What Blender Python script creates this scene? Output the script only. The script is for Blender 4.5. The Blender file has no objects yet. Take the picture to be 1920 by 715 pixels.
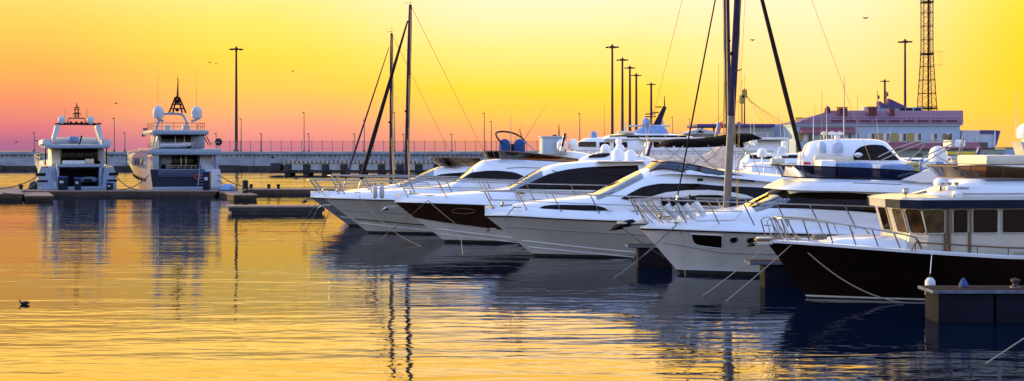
import bpy, bmesh, math, random
import numpy as np
from mathutils import Vector, Matrix
random.seed(7)
R = math.radians
SC = bpy.context.scene
COL = SC.collection
# ---------------------------------------------------------------- camera
F, CX, HY, H = 2318.0, 960.0, 282.0, 4.5      # focal length in photo pixels, principal column, horizon row, eye height
cd = bpy.data.cameras.new('camera'); cam = bpy.data.objects.new('camera', cd); COL.objects.link(cam)
cam.location = (0, 0, H); cam.rotation_euler = (R(90), 0, 0)
cd.sensor_width = 36; cd.lens = 36 * F / 1920; cd.shift_y = -(357.5 - HY) / 1920
cd.clip_start = 0.5; cd.clip_end = 20000
SC.camera = cam
# ---------------------------------------------------------------- colour management
vs = SC.view_settings; vs.view_transform = 'Standard'; vs.look = 'None'; vs.exposure = 0.0; vs.gamma = 1.0; vs.use_curve_mapping = False
# ---------------------------------------------------------------- sky
def lin(r, g, b):
    f = lambda c: (c / 255) / 12.92 if c <= 10 else ((c / 255 + .055) / 1.055) ** 2.4
    return (f(r), f(g), f(b), 1)
SUN = Vector((-0.90, 0.42, 0.13)).normalized()
W = bpy.data.worlds.new('World'); SC.world = W; W.use_nodes = True
nt = W.node_tree; nt.nodes.clear()
def N(t, **k):
    n = nt.nodes.new(t)
    for a, b in k.items(): setattr(n, a, b)
    return n
def M(op, a, b=None, clamp=False):
    n = N('ShaderNodeMath', operation=op); n.use_clamp = clamp
    for i, v in enumerate((a, b)):
        if v is None: continue
        if isinstance(v, (int, float)): n.inputs[i].default_value = v
        else: nt.links.new(v, n.inputs[i])
    return n.outputs[0]
def ramp(fac, stops):
    n = N('ShaderNodeValToRGB'); cr = n.color_ramp
    while len(cr.elements) < len(stops): cr.elements.new(.5)
    for e, (p, c) in zip(cr.elements, stops): e.position = p; e.color = c
    nt.links.new(fac, n.inputs[0]); return n.outputs[0]
def mapr(v, a, b, smooth=True):
    n = N('ShaderNodeMapRange'); n.interpolation_type = 'SMOOTHSTEP' if smooth else 'LINEAR'
    n.inputs[1].default_value = a; n.inputs[2].default_value = b; nt.links.new(v, n.inputs[0]); return n.outputs[0]
def mix(f, a, b, mode='MIX'):
    n = N('ShaderNodeMixRGB', blend_type=mode)
    for i, v in enumerate((f, a, b)):
        if isinstance(v, (int, float, tuple)): n.inputs[i].default_value = v
        else: nt.links.new(v, n.inputs[i])
    return n.outputs[0]
tc = N('ShaderNodeTexCoord'); nz = N('ShaderNodeVectorMath', operation='NORMALIZE'); nt.links.new(tc.outputs['Generated'], nz.inputs[0])
sx = N('ShaderNodeSeparateXYZ'); nt.links.new(nz.outputs[0], sx.inputs[0])
X_, Y_, Z_ = sx.outputs
hor = M('SQRT', M('ADD', M('MULTIPLY', X_, X_), M('MULTIPLY', Y_, Y_)))
el = M('DIVIDE', Z_, M('MAXIMUM', hor, .05))             # tangent of elevation
wob = N('ShaderNodeTexNoise'); wob.inputs['Scale'].default_value = 3.0; wob.inputs['Detail'].default_value = 3
wm = N('ShaderNodeMapping'); wm.inputs['Scale'].default_value = (1, 1, 7); nt.links.new(nz.outputs[0], wm.inputs[0]); nt.links.new(wm.outputs[0], wob.inputs['Vector'])
el2 = M('ADD', el, M('MULTIPLY', M('SUBTRACT', wob.outputs[0], .5), .022))
e4 = M('MULTIPLY', M('SQRT', M('MAXIMUM', el2, 0)), 1.0, True)  # sqrt spreads the low band over the ramp
az = M('DIVIDE', X_, M('MAXIMUM', Y_, .05))
def S_(cols):   # (row in photo, rgb) plus the high sky
    st = [(math.sqrt(max(0, (HY - y) / F)), lin(*c)) for y, c in cols]
    st += [(math.sqrt(.20), lin(255, 222, 84)), (math.sqrt(.34), lin(252, 212, 96)), (math.sqrt(.6), lin(190, 190, 205)), (1.0, lin(140, 165, 210))]
    return st
rL = ramp(e4, S_([(282, (158, 108, 146)), (262, (188, 112, 144)), (232, (233, 126, 132)), (190, (251, 154, 110)), (140, (253, 186, 90)), (70, (254, 212, 92)), (0, (254, 226, 118))]))
rM = ramp(e4, S_([(282, (225, 130, 150)), (262, (246, 148, 142)), (230, (252, 170, 134)), (182, (255, 206, 96)), (110, (255, 227, 78)), (50, (255, 237, 108)), (0, (255, 241, 142))]))
rC = ramp(e4, S_([(282, (250, 155, 125)), (255, (251, 174, 118)), (215, (255, 212, 82)), (165, (255, 229, 66)), (90, (255, 242, 138)), (40, (255, 248, 184)), (0, (255, 250, 206))]))
rR = ramp(e4, S_([(282, (252, 196, 120)), (240, (254, 216, 110)), (200, (255, 232, 130)), (150, (255, 237, 150)), (90, (255, 243, 172)), (40, (255, 248, 192)), (0, (255, 250, 204))]))
rE = ramp(e4, S_([(282, (253, 196, 100)), (250, (253, 204, 88)), (200, (255, 216, 55)), (150, (255, 221, 42)), (90, (255, 225, 46)), (40, (255, 230, 58)), (0, (255, 234, 70))]))
sk = mix(mapr(az, -.40, -.20), rL, rM)
sk = mix(mapr(az, -.20, .0), sk, rC)
sk = mix(mapr(az, .08, .24), sk, rR)
sk = mix(mapr(az, .25, .43), sk, rE)
srgb = N('ShaderNodeSeparateColor'); nt.links.new(sk, srgb.inputs[0]); crgb = N('ShaderNodeCombineColor')   # the glowing part of the sunset is brighter in red than a photograph can hold
nt.links.new(M('MULTIPLY', srgb.outputs[0], M('ADD', 1.0, M('MULTIPLY', mapr(srgb.outputs[0], .93, 1.0), .35))), crgb.inputs[0]); nt.links.new(M('MULTIPLY', srgb.outputs[1], M('ADD', 1.0, M('MULTIPLY', mapr(srgb.outputs[1], .55, .9), .02))), crgb.inputs[1]); nt.links.new(srgb.outputs[2], crgb.inputs[2]); sk = crgb.outputs[0]
back = ramp(e4, [(0, lin(190, 178, 166)), (.25, lin(190, 182, 180)), (.5, lin(168, 180, 214)), (.8, lin(150, 176, 230)), (1, lin(130, 160, 225))])
ny = N('ShaderNodeSeparateXYZ'); nt.links.new(nz.outputs[0], ny.inputs[0])
front = mapr(M('DIVIDE', Y_, M('MAXIMUM', hor, .05)), -.15, .55)
grad = mix(front, back, sk)
nish = N('ShaderNodeTexSky', sky_type='NISHITA'); nish.sun_disc = False
nish.sun_elevation = math.asin(SUN.z); nish.sun_rotation = math.atan2(SUN.x, SUN.y); nish.altitude = 0
nish.air_density = 1.0; nish.dust_density = 1.5; nish.ozone_density = 2.0
bgN = N('ShaderNodeBackground'); nt.links.new(nish.outputs[0], bgN.inputs[0])
bgG = N('ShaderNodeBackground'); nt.links.new(grad, bgG.inputs[0]); 
hi_ = M('MULTIPLY', mapr(el, .121, .170), M('SUBTRACT', 1.0, M('MULTIPLY', mapr(el, .3, .9), .6)))
nt.links.new(M('ADD', M('ADD', 1.0, M('MULTIPLY', M('MULTIPLY', hi_, front), 2.2)), M('MULTIPLY', M('SUBTRACT', 1.0, front), .85)), bgG.inputs[1])
nt.links.new(M('MULTIPLY', M('SUBTRACT', 1.0, front), .10), bgN.inputs[1])       # the clear evening sky opposite the sunset
ad = N('ShaderNodeAddShader'); nt.links.new(bgN.outputs[0], ad.inputs[0]); nt.links.new(bgG.outputs[0], ad.inputs[1])
wo = N('ShaderNodeOutputWorld'); nt.links.new(ad.outputs[0], wo.inputs[0])
W.cycles.sampling_method = 'MANUAL'; W.cycles.sample_map_resolution = 512
# ---------------------------------------------------------------- sun
sd = bpy.data.lights.new('sun', 'SUN'); sd.energy = 5.0; sd.angle = R(.5); sd.color = (1, .74, .24)
so = bpy.data.objects.new('sun', sd); COL.objects.link(so); so.rotation_euler = SUN.to_track_quat('Z', 'Y').to_euler()
SC.cycles.max_bounces = 8; SC.cycles.transparent_max_bounces = 12; SC.cycles.glossy_bounces = 4; SC.cycles.caustics_reflective = False; SC.cycles.caustics_refractive = False
SC.cycles.use_denoising = True

# ---------------------------------------------------------------- materials
MT = {}
def mat(name, rgb, rough=.4, metal=0, coat=0, var=.12, scale=3.0, stretch=(1, 1, 1), spec=.5, bump=0, rgb2=None, lo=.35, hi=.65):
    m = bpy.data.materials.new(name); m.use_nodes = True; t = m.node_tree; b = t.nodes['Principled BSDF']
    c1 = tuple(rgb); c2 = tuple(rgb2) if rgb2 else tuple(c * (1 - var) for c in rgb)
    o = t.nodes.new('ShaderNodeTexCoord'); mp = t.nodes.new('ShaderNodeMapping'); mp.inputs['Scale'].default_value = stretch
    t.links.new(o.outputs['Object'], mp.inputs[0])
    n = t.nodes.new('ShaderNodeTexNoise'); n.inputs['Scale'].default_value = scale; n.inputs['Detail'].default_value = 5
    t.links.new(mp.outputs[0], n.inputs['Vector'])
    r = t.nodes.new('ShaderNodeValToRGB'); r.color_ramp.elements[0].position = lo; r.color_ramp.elements[1].position = hi
    r.color_ramp.elements[0].color = (*c2, 1); r.color_ramp.elements[1].color = (*c1, 1)
    t.links.new(n.outputs[0], r.inputs[0]); t.links.new(r.outputs[0], b.inputs['Base Color'])
    b.inputs['Roughness'].default_value = rough; b.inputs['Metallic'].default_value = metal
    b.inputs['Specular IOR Level'].default_value = spec
    b.inputs['Coat Weight'].default_value = coat; b.inputs['Coat Roughness'].default_value = .08
    if bump:
        bp = t.nodes.new('ShaderNodeBump'); bp.inputs['Distance'].default_value = bump; bp.inputs['Strength'].default_value = 1
        t.links.new(n.outputs[0], bp.inputs['Height']); t.links.new(bp.outputs[0], b.inputs['Normal'])
    MT[name] = m; return m
mat('gelcoat', (.82, .83, .85), .30, coat=.5, var=.06, scale=.8)
mat('hull_white', (.80, .76, .70), .35, coat=.4, var=.16, scale=1.3, stretch=(1, 1, .35), lo=.3, hi=.7)
mat('hull_grey', (.66, .62, .55), .35, coat=.4, var=.16, scale=1.3, stretch=(1, 1, .35), lo=.3, hi=.7)
mat('hull_shaded', (.26, .28, .31), .4, coat=.2, var=.2)  # darker variant of the grey hull, its shade painted into the colour
mat('rim_brown', (.16, .10, .08), .4, var=.2)
mat('hull_brown', (.045, .020, .011), .40, coat=.0, var=.35, scale=1.6, spec=.15)
mat('hull_dark_brown', (.012, .005, .003), .45, coat=0, var=.4, scale=1.2, spec=.12)
mat('antifoul', (.012, .012, .016), .7, var=.4, rgb2=(.03, .028, .02))
mat('navy_paint', (.010, .014, .036), .45, var=.3, spec=.15)
mat('navy_fabric', (.008, .014, .03), .85, var=.3, scale=8)
mat('blue_fabric', (.02, .07, .26), .85, var=.4, scale=7, bump=.02)
mat('sky_blue_fabric', (.22, .34, .62), .85, var=.3, scale=5, bump=.03)
mat('black_fabric', (.009, .005, .005), .9, var=.4, scale=5, bump=.02, spec=.05)
mat('beige_fabric', (.80, .58, .42), .9, var=.3, scale=3, stretch=(1, 1, 2), bump=.06)
mat('transom_blue', (.014, .035, .09), .4, var=.3)
mat('cover_pale', (.56, .62, .78), .8, var=.25, scale=4, bump=.02)
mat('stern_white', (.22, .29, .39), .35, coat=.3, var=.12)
mat('cream', (.74, .66, .52), .45, var=.12)
mat('cream_paint', (.50, .45, .37), .35, coat=.3, var=.1)
mat('black', (.010, .010, .013), .7, var=.3, spec=.12)
mat('rubber', (.02, .02, .022), .7, var=.3)
mat('steel', (.36, .35, .36), .28, metal=1, var=.25, scale=9)
mat('mast_dark', (.040, .032, .075), .8, var=.3, spec=.08)
mat('mast_alu', (.17, .155, .165), .4, metal=.4, var=.2)
mat('wire', (.42, .28, .06), .5, var=.3)
mat('wire_dark', (.03, .028, .035), .6, var=.3)
mat('teak', (.22, .12, .06), .6, var=.4, scale=6, stretch=(1, 8, 8))
mat('brown_varnish', (.16, .065, .025), .3, coat=.5, var=.4, scale=4)
mat('window', (.012, .006, .004), .06, var=.3, spec=.15)
mat('window_skylit', (.085, .045, .010), .08, var=.5, scale=4, rgb2=(.02, .011, .004), spec=.25)  # window glass with the yellow sky light painted into its colour
mat('window_house', (.05, .06, .08), .12, var=.5)
mat('rope', (.30, .26, .20), .9, var=.3, scale=30)
mat('rope_dark', (.10, .09, .085), .9, var=.3, scale=30)
mat('yellow', (.75, .55, .02), .6, var=.2)
mat('red', (.55, .04, .03), .6, var=.2)
mat('blue', (.02, .06, .35), .6, var=.2)
mat('flag_white', (.75, .75, .78), .8, var=.1)
mat('grey', (.30, .31, .34), .6, var=.2)
mat('light_grey', (.50, .52, .56), .6, var=.15)
mat('concrete', (.36, .38, .42), .85, rgb2=(.24, .26, .30), scale=.35, stretch=(1, 1, 3), bump=.05)
mat('concrete_pale', (.46, .46, .46), .85, rgb2=(.30, .31, .31), scale=.7, stretch=(3, 1, .5), bump=.04)
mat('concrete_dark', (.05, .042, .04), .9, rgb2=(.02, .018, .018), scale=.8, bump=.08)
mat('algae', (.018, .016, .014), .8, rgb2=(.035, .03, .022), scale=1.5, bump=.08)
mat('float_blue', (.006, .005, .016), .85, rgb2=(.003, .003, .008), scale=1.2, spec=.2)
mat('tower_steel', (.07, .035, .02), .7, var=.3)
mat('pole_dark', (.022, .016, .018), .7, var=.3)
mat('lamp_metal', (.10, .075, .07), .6, var=.3)
mat('pinkroof', (.25, .11, .16), .7, rgb2=(.17, .08, .12), scale=1.2, stretch=(6, 1, 1))
mat('awning', (.30, .09, .11), .75, var=.2)
mat('wall_blue', (.42, .50, .62), .8, rgb2=(.34, .42, .54), scale=.8, stretch=(8, 1, .3))
mat('wall_pale', (.58, .60, .66), .8, rgb2=(.48, .50, .56), scale=.5)
mat('wall_yellow', (.42, .30, .10), .8, var=.15)
mat('wall_green', (.34, .38, .34), .85, var=.2)
mat('purple', (.09, .06, .22), .7, var=.2)
mat('brick', (.14, .035, .04), .85, var=.3, scale=8)
mat('ground', (.16, .15, .14), .95, var=.3, scale=.5)
mat('feather', (.012, .011, .012), .8, var=.3)
mat('orange_flag', (.7, .12, .04), .8, var=.2)
mat('ink', (.01, .012, .04), .6, var=.1)
def glassy(name, tint, gloss=.25):
    m = bpy.data.materials.new(name); m.use_nodes = True; t = m.node_tree; t.nodes.clear()
    o = t.nodes.new('ShaderNodeOutputMaterial'); tr = t.nodes.new('ShaderNodeBsdfTransparent'); tr.inputs[0].default_value = (*tint, 1)
    g = t.nodes.new('ShaderNodeBsdfGlossy'); g.inputs['Roughness'].default_value = .05; lw = t.nodes.new('ShaderNodeFresnel'); lw.inputs[0].default_value = 1.5
    ns = t.nodes.new('ShaderNodeTexNoise'); ns.inputs['Scale'].default_value = 2
    ad = t.nodes.new('ShaderNodeMath'); ad.operation = 'MULTIPLY_ADD'; ad.inputs[1].default_value = gloss; t.links.new(ns.outputs[0], ad.inputs[0]); t.links.new(lw.outputs[0], ad.inputs[2])
    mx = t.nodes.new('ShaderNodeMixShader'); t.links.new(ad.outputs[0], mx.inputs[0]); t.links.new(tr.outputs[0], mx.inputs[1]); t.links.new(g.outputs[0], mx.inputs[2]); t.links.new(mx.outputs[0], o.inputs[0])
    MT[name] = m
glassy('smoked', (.07, .06, .09), .12)
glassy('smoked_brown', (.14, .07, .03), .08)
glassy('windscreen', (.10, .11, .14), .75)
# wooden decking: planks across plus dark gaps
def planks(name, c1, c2, sc, axis='X'):
    m = bpy.data.materials.new(name); m.use_nodes = True; t = m.node_tree; b = t.nodes['Principled BSDF']
    o = t.nodes.new('ShaderNodeTexCoord'); w = t.nodes.new('ShaderNodeTexWave'); w.bands_direction = axis; w.wave_profile = 'SAW'; w.inputs['Scale'].default_value = sc; w.inputs['Distortion'].default_value = .1
    t.links.new(o.outputs['Object'], w.inputs[0]); r = t.nodes.new('ShaderNodeValToRGB'); e = r.color_ramp.elements
    e[0].position = 0; e[0].color = (*c2, 1); e[1].position = .12; e[1].color = (*c1, 1)
    n = t.nodes.new('ShaderNodeTexNoise'); n.inputs['Scale'].default_value = 2.5; mr = t.nodes.new('ShaderNodeMixRGB'); mr.blend_type = 'MULTIPLY'; mr.inputs[0].default_value = .7
    t.links.new(o.outputs['Object'], n.inputs[0]); t.links.new(w.outputs[0], r.inputs[0]); t.links.new(r.outputs[0], mr.inputs[1]); t.links.new(n.outputs[0], mr.inputs[2]); t.links.new(mr.outputs[0], b.inputs['Base Color']); b.inputs['Roughness'].default_value = .85; b.inputs['Specular IOR Level'].default_value = .08
    MT[name] = m
planks('decking', (.40, .30, .26), (.10, .07, .06), 2.2)
planks('walkway_wood', (.055, .036, .030), (.04, .03, .03), 2.2)
mat('edge_blue', (.10, .13, .21), .6, var=.5, scale=5)
planks('timber', (.13, .085, .06), (.03, .02, .02), 1.2, 'Z')
# water
def water():
    m = bpy.data.materials.new('water'); m.use_nodes = True; t = m.node_tree; t.nodes.clear()
    L = t.links.new; o = t.nodes.new('ShaderNodeOutputMaterial'); tc = t.nodes.new('ShaderNodeTexCoord')
    def noise(scale, st, det, dist=0):
        mp = t.nodes.new('ShaderNodeMapping'); mp.inputs['Scale'].default_value = st; L(tc.outputs['Object'], mp.inputs[0])
        n = t.nodes.new('ShaderNodeTexNoise'); n.inputs['Scale'].default_value = scale; n.inputs['Detail'].default_value = det; n.inputs['Distortion'].default_value = dist; L(mp.outputs[0], n.inputs['Vector']); return n.outputs[0]
    def mt(op, a, b):
        n = t.nodes.new('ShaderNodeMath'); n.operation = op
        for i, v in enumerate((a, b)):
            if isinstance(v, (int, float)): n.inputs[i].default_value = v
            else: L(v, n.inputs[i])
        return n.outputs[0]
    def mr(v, a, b, c, d):
        n = t.nodes.new('ShaderNodeMapRange'); L(v, n.inputs[0])
        for i, q in enumerate((a, b, c, d)): n.inputs[i + 1].default_value = q
        return n.outputs[0]
    fine = mt('MULTIPLY', noise(2.3, (.34, 1.0, 1), 2, .35), WAVE_FINE)
    mid = mt('MULTIPLY', noise(.7, (.25, 1.0, 1), 2, .2), WAVE_MID)
    big = mt('MULTIPLY', noise(.14, (.3, 1.0, 1), 1), WAVE_BIG)
    patch = mr(noise(.035, (.6, 1.6, 1), 2), .38, .62, .45, 1.25)
    sy = t.nodes.new('ShaderNodeSeparateXYZ'); L(tc.outputs['Object'], sy.inputs[0])
    open_ = mr(sy.outputs[1], 75, 200, 1.0, 4.0)            # choppier beyond the sheltered basin
    open_.node.interpolation_type = 'SMOOTHSTEP'
    h = mt('MULTIPLY', mt('ADD', mt('ADD', mt('MULTIPLY', fine, patch), mt('MULTIPLY', mid, patch)), big), open_)
    bp = t.nodes.new('ShaderNodeBump'); bp.inputs['Strength'].default_value = 1; bp.inputs['Distance'].default_value = 1; L(h, bp.inputs['Height'])
    tl = t.nodes.new('ShaderNodeCombineXYZ'); L(mr(open_, 1.0, 4.0, 0.0, -.035), tl.inputs[1])     # swell faces turned to the basin
    va = t.nodes.new('ShaderNodeVectorMath'); va.operation = 'ADD'; L(bp.outputs[0], va.inputs[0]); L(tl.outputs[0], va.inputs[1])
    vn = t.nodes.new('ShaderNodeVectorMath'); vn.operation = 'NORMALIZE'; L(va.outputs[0], vn.inputs[0]); bp = vn
    fr = t.nodes.new('ShaderNodeFresnel'); fr.inputs['IOR'].default_value = 1.34; L(bp.outputs[0], fr.inputs['Normal'])
    f2 = mt('POWER', fr.outputs[0], 1.1)
    g = t.nodes.new('ShaderNodeBsdfGlossy'); g.inputs['Roughness'].default_value = .03; L(bp.outputs[0], g.inputs['Normal'])
    d = t.nodes.new('ShaderNodeBsdfDiffuse'); d.inputs[0].default_value = (.0015, .006, .018, 1)
    mx = t.nodes.new('ShaderNodeMixShader'); L(f2, mx.inputs[0]); L(d.outputs[0], mx.inputs[1]); L(g.outputs[0], mx.inputs[2]); L(mx.outputs[0], o.inputs[0])
    MT['water'] = m
WAVE_FINE, WAVE_MID, WAVE_BIG = .0125, .030, .05
water()

# ---------------------------------------------------------------- mesh helpers
class MB:
    def __init__(s): s.v, s.f, s.m = [], [], []
    def add(s, vs, fs, mi=0):
        o = len(s.v); s.v += [tuple(v) for v in vs]; s.f += [tuple(i + o for i in f) for f in fs]; s.m += [mi] * len(fs); return s
    def box(s, x0, x1, y0, y1, z0, z1, mi=0, top=None):
        a = [(x0, y0, z0), (x1, y0, z0), (x1, y1, z0), (x0, y1, z0), (x0, y0, z1), (x1, y0, z1), (x1, y1, z1), (x0, y1, z1)]
        return s.add(a, [(0, 3, 2, 1), (4, 5, 6, 7), (0, 1, 5, 4), (1, 2, 6, 5), (2, 3, 7, 6), (3, 0, 4, 7)], mi)
    def rbox(s, x0, x1, y0, y1, z0, z1, b=.03, mi=0):        # box with bevelled edges
        bm = bmesh.new(); bmesh.ops.create_cube(bm, size=1)
        for v in bm.verts: v.co = Vector(((x0 + x1) / 2 + v.co.x * (x1 - x0), (y0 + y1) / 2 + v.co.y * (y1 - y0), (z0 + z1) / 2 + v.co.z * (z1 - z0)))
        bmesh.ops.bevel(bm, geom=bm.edges[:], offset=min(b, .45 * min(x1 - x0, y1 - y0, z1 - z0)), segments=2, affect='EDGES', profile=.6)
        bm.verts.index_update(); s.add([v.co[:] for v in bm.verts], [[v.index for v in f.verts] for f in bm.faces], mi); bm.free(); return s
    def tube(s, path, r, n=6, closed=False, mi=0, sc=(1, 1)):
        P = [Vector(p) for p in path]; k = len(P)
        rr = r if isinstance(r, (list, tuple)) else [r] * k
        up = Vector((0, 0, 1)); vs = []; prev = None
        for i, p in enumerate(P):
            a = P[(i - 1) % k] if (i or closed) else p; b = P[(i + 1) % k] if (i < k - 1 or closed) else p
            d = (b - a).normalized() if (b - a).length > 1e-9 else Vector((0, 0, 1))
            u = prev - d * prev.dot(d) if prev is not None else (up if abs(d.z) < .9 else Vector((1, 0, 0))) - d * d.dot(up if abs(d.z) < .9 else Vector((1, 0, 0)))
            if u.length < 1e-6: u = d.orthogonal()
            u.normalize(); prev = u; w = d.cross(u)
            for j in range(n):
                t = 2 * math.pi * j / n; vs.append(p + u * math.cos(t) * rr[i] * sc[0] + w * math.sin(t) * rr[i] * sc[1])
        fs = []
        for i in range(k if closed else k - 1):
            for j in range(n): fs.append((i * n + j, i * n + (j + 1) % n, ((i + 1) % k) * n + (j + 1) % n, ((i + 1) % k) * n + j))
        if not closed: fs.append(tuple(range(n))[::-1]); fs.append(tuple((k - 1) * n + j for j in range(n)))
        return s.add(vs, fs, mi)
    def lathe(s, prof, c=(0, 0, 0), n=16, mi=0, sx=1, sy=1):
        vs, fs = [], []
        for r, z in prof:
            for j in range(n):
                t = 2 * math.pi * j / n; vs.append((c[0] + r * math.cos(t) * sx, c[1] + r * math.sin(t) * sy, c[2] + z))
        k = len(prof)
        for i in range(k - 1):
            for j in range(n): fs.append((i * n + j, i * n + (j + 1) % n, (i + 1) * n + (j + 1) % n, (i + 1) * n + j))
        fs.append(tuple(range(n))[::-1]); fs.append(tuple((k - 1) * n + j for j in range(n)))
        return s.add(vs, fs, mi)
    def prism(s, poly, y0, y1, mi=0, ax='xz'):     # polygon in xz pulled along y (or xy pulled along z)
        n = len(poly)
        if ax == 'xz': vs = [(x, y0, z) for x, z in poly] + [(x, y1, z) for x, z in poly]
        elif ax == 'xy': vs = [(x, y, y0) for x, y in poly] + [(x, y, y1) for x, y in poly]
        else: vs = [(y0, x, z) for x, z in poly] + [(y1, x, z) for x, z in poly]
        fs = [tuple(range(n)), tuple(range(2 * n - 1, n - 1, -1))] + [(i, i + n, (i + 1) % n + n, (i + 1) % n) for i in range(n)]
        return s.add(vs, fs, mi)
    def grid(s, G, mi=0, mf=None):
        a, b = len(G), len(G[0]); vs = [p for r in G for p in r]
        o = len(s.v); s.v += [tuple(v) for v in vs]
        for i in range(a - 1):
            for j in range(b - 1):
                s.f.append((o + i * b + j, o + i * b + j + 1, o + (i + 1) * b + j + 1, o + (i + 1) * b + j)); s.m.append(mf(i, j) if mf else mi)
        return s
    def ball(s, c, r, sz=1, n=14, mi=0):
        k = 8; return s.lathe([(max(.001, r * math.sin(math.pi * i / k)), -r * sz * math.cos(math.pi * i / k)) for i in range(k + 1)], c, n, mi)
    def build(s, name, mats, parent=None, smooth=True, angle=40, loc=None):
        me = bpy.data.meshes.new(name); me.from_pydata(s.v, [], s.f)
        for m in (mats if isinstance(mats, (list, tuple)) else [mats]): me.materials.append(MT[m])
        me.polygons.foreach_set('material_index', s.m)
        bm = bmesh.new(); bm.from_mesh(me); bmesh.ops.recalc_face_normals(bm, faces=bm.faces[:])
        if smooth:
            for e in bm.edges: e.smooth = not (len(e.link_faces) == 2 and e.calc_face_angle(0) > R(angle))
            for f in bm.faces: f.smooth = True
        bm.to_mesh(me); bm.free()
        o = bpy.data.objects.new(name, me); COL.objects.link(o)
        if parent: o.parent = parent
        if loc: o.location = loc
        return o
def thing(name, label, cat, loc=(0, 0, 0), rotz=0, group=None):
    o = bpy.data.objects.new(name, None); COL.objects.link(o); o.empty_display_size = .3
    o.location = loc; o.rotation_euler = (0, 0, rotz); return tag(o, label, cat, group)
def tag(o, label, cat, group=None, kind=None):
    if label: o['label'] = label
    if cat: o['category'] = cat
    if group: o['group'] = group
    if kind: o['kind'] = kind
    return o
def struct(o): o['kind'] = 'structure'; return o
def text(name, s, size, loc, parent, m='ink', rot=(90, 0, 0), ext=.004):
    c = bpy.data.curves.new(name, 'FONT'); c.body = s; c.size = size; c.extrude = ext; c.materials.append(MT[m])
    o = bpy.data.objects.new(name, c); COL.objects.link(o); o.parent = parent; o.location = loc; 
    bpy.context.view_layer.update(); me = bpy.data.meshes.new_from_object(o.evaluated_get(bpy.context.evaluated_depsgraph_get())); bpy.data.objects.remove(o)
    o = bpy.data.objects.new(name, me); COL.objects.link(o); o.parent = parent; o.location = loc; o.rotation_euler = tuple(R(a) for a in rot); return o
def world(px, py, Y): return Vector(((px - CX) / F * Y, Y, H + (HY - py) / F * Y))
def dist(py, z=0): return (H - z) * F / (py - HY)      # distance of a point at height z seen in row py
def lerp(a, b, t): return a + (b - a) * t
def curve(pts):                                          # monotone cubic through (x, y) points
    pts = sorted(pts); X = [p[0] for p in pts]; Y = [p[1] for p in pts]; n = len(X)
    d = [(Y[i + 1] - Y[i]) / max(1e-6, X[i + 1] - X[i]) for i in range(n - 1)]
    m = [d[0]] + [0 if d[i - 1] * d[i] <= 0 else 2 * d[i - 1] * d[i] / (d[i - 1] + d[i]) for i in range(1, n - 1)] + [d[-1]]
    def f(x):
        if x <= X[0]: return Y[0]
        if x >= X[-1]: return Y[-1]
        i = max(j for j in range(n - 1) if X[j] <= x); h = X[i + 1] - X[i]; t = (x - X[i]) / h
        return (2*t**3 - 3*t*t + 1) * Y[i] + (t**3 - 2*t*t + t) * h * m[i] + (-2*t**3 + 3*t*t) * Y[i + 1] + (t**3 - t*t) * h * m[i + 1]
    return f
def patch(mb, S, A, lo, hi, nb, off, out, mi=0, mirror=False, th=0):
    G = []
    for a in A:
        row = []
        for j in range(nb + 1):
            b = lerp(lo(a), hi(a), j / nb); p = S(a, b)
            n = (S(a + .01, b) - S(a - .01, b)).cross(S(a, b + .01) - S(a, b - .01))
            if n.length < 1e-9: n = Vector(out)
            n.normalize()
            if n.dot(Vector(out)) < 0: n = -n
            row.append(p + n * off)
        G.append(row)
    mb.grid(G, mi)
    if mirror: mb.grid([[Vector((p.x, -p.y, p.z)) for p in r] for r in G], mi)
def lsp(a, b, n): return [a + (b - a) * i / n for i in range(n + 1)]

def twins(mb, name, m, parent, angle=80):              # a piece on the near side and its mirror image on the far side
    o = mb.build(name, m, parent, angle=angle); mb.v = [(x, -y, z) for x, y, z in mb.v]; mb.build(name, m, parent, angle=angle); return o
class Frame:                                             # a boat's own axes: x aft from the bow, y to the far side
    def __init__(s, px, D, psi): s.X = (px - CX) / F * D; s.Y = D; s.c = math.cos(R(psi)); s.s = math.sin(R(psi)); s.psi = R(psi)
    def D(s, px, ly): u = (px - CX) / F; return (ly - s.s * s.X + s.c * s.Y) / (s.c - s.s * u)
    def at(s, px, py, ly=0):
        D = s.D(px, ly); X = (px - CX) / F * D; return (s.c * (X - s.X) + s.s * (D - s.Y), H + (HY - py) / F * D)
    def p(s, px, py, ly=0): a = s.at(px, py, ly); return Vector((a[0], ly, a[1]))
    def x(s, px, ly=0): return s.at(px, 300, ly)[0]
    def line(s, pts, ly=0): return curve([s.at(a, b, ly) for a, b in pts])
    def w(s, v): return Vector((s.X + s.c * v[0] - s.s * v[1], s.Y + s.s * v[0] + s.c * v[1], v[2]))
    def thing(s, name, label, cat, group=None): return thing(name, label, cat, (s.X, s.Y, 0), s.psi, group)

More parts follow.
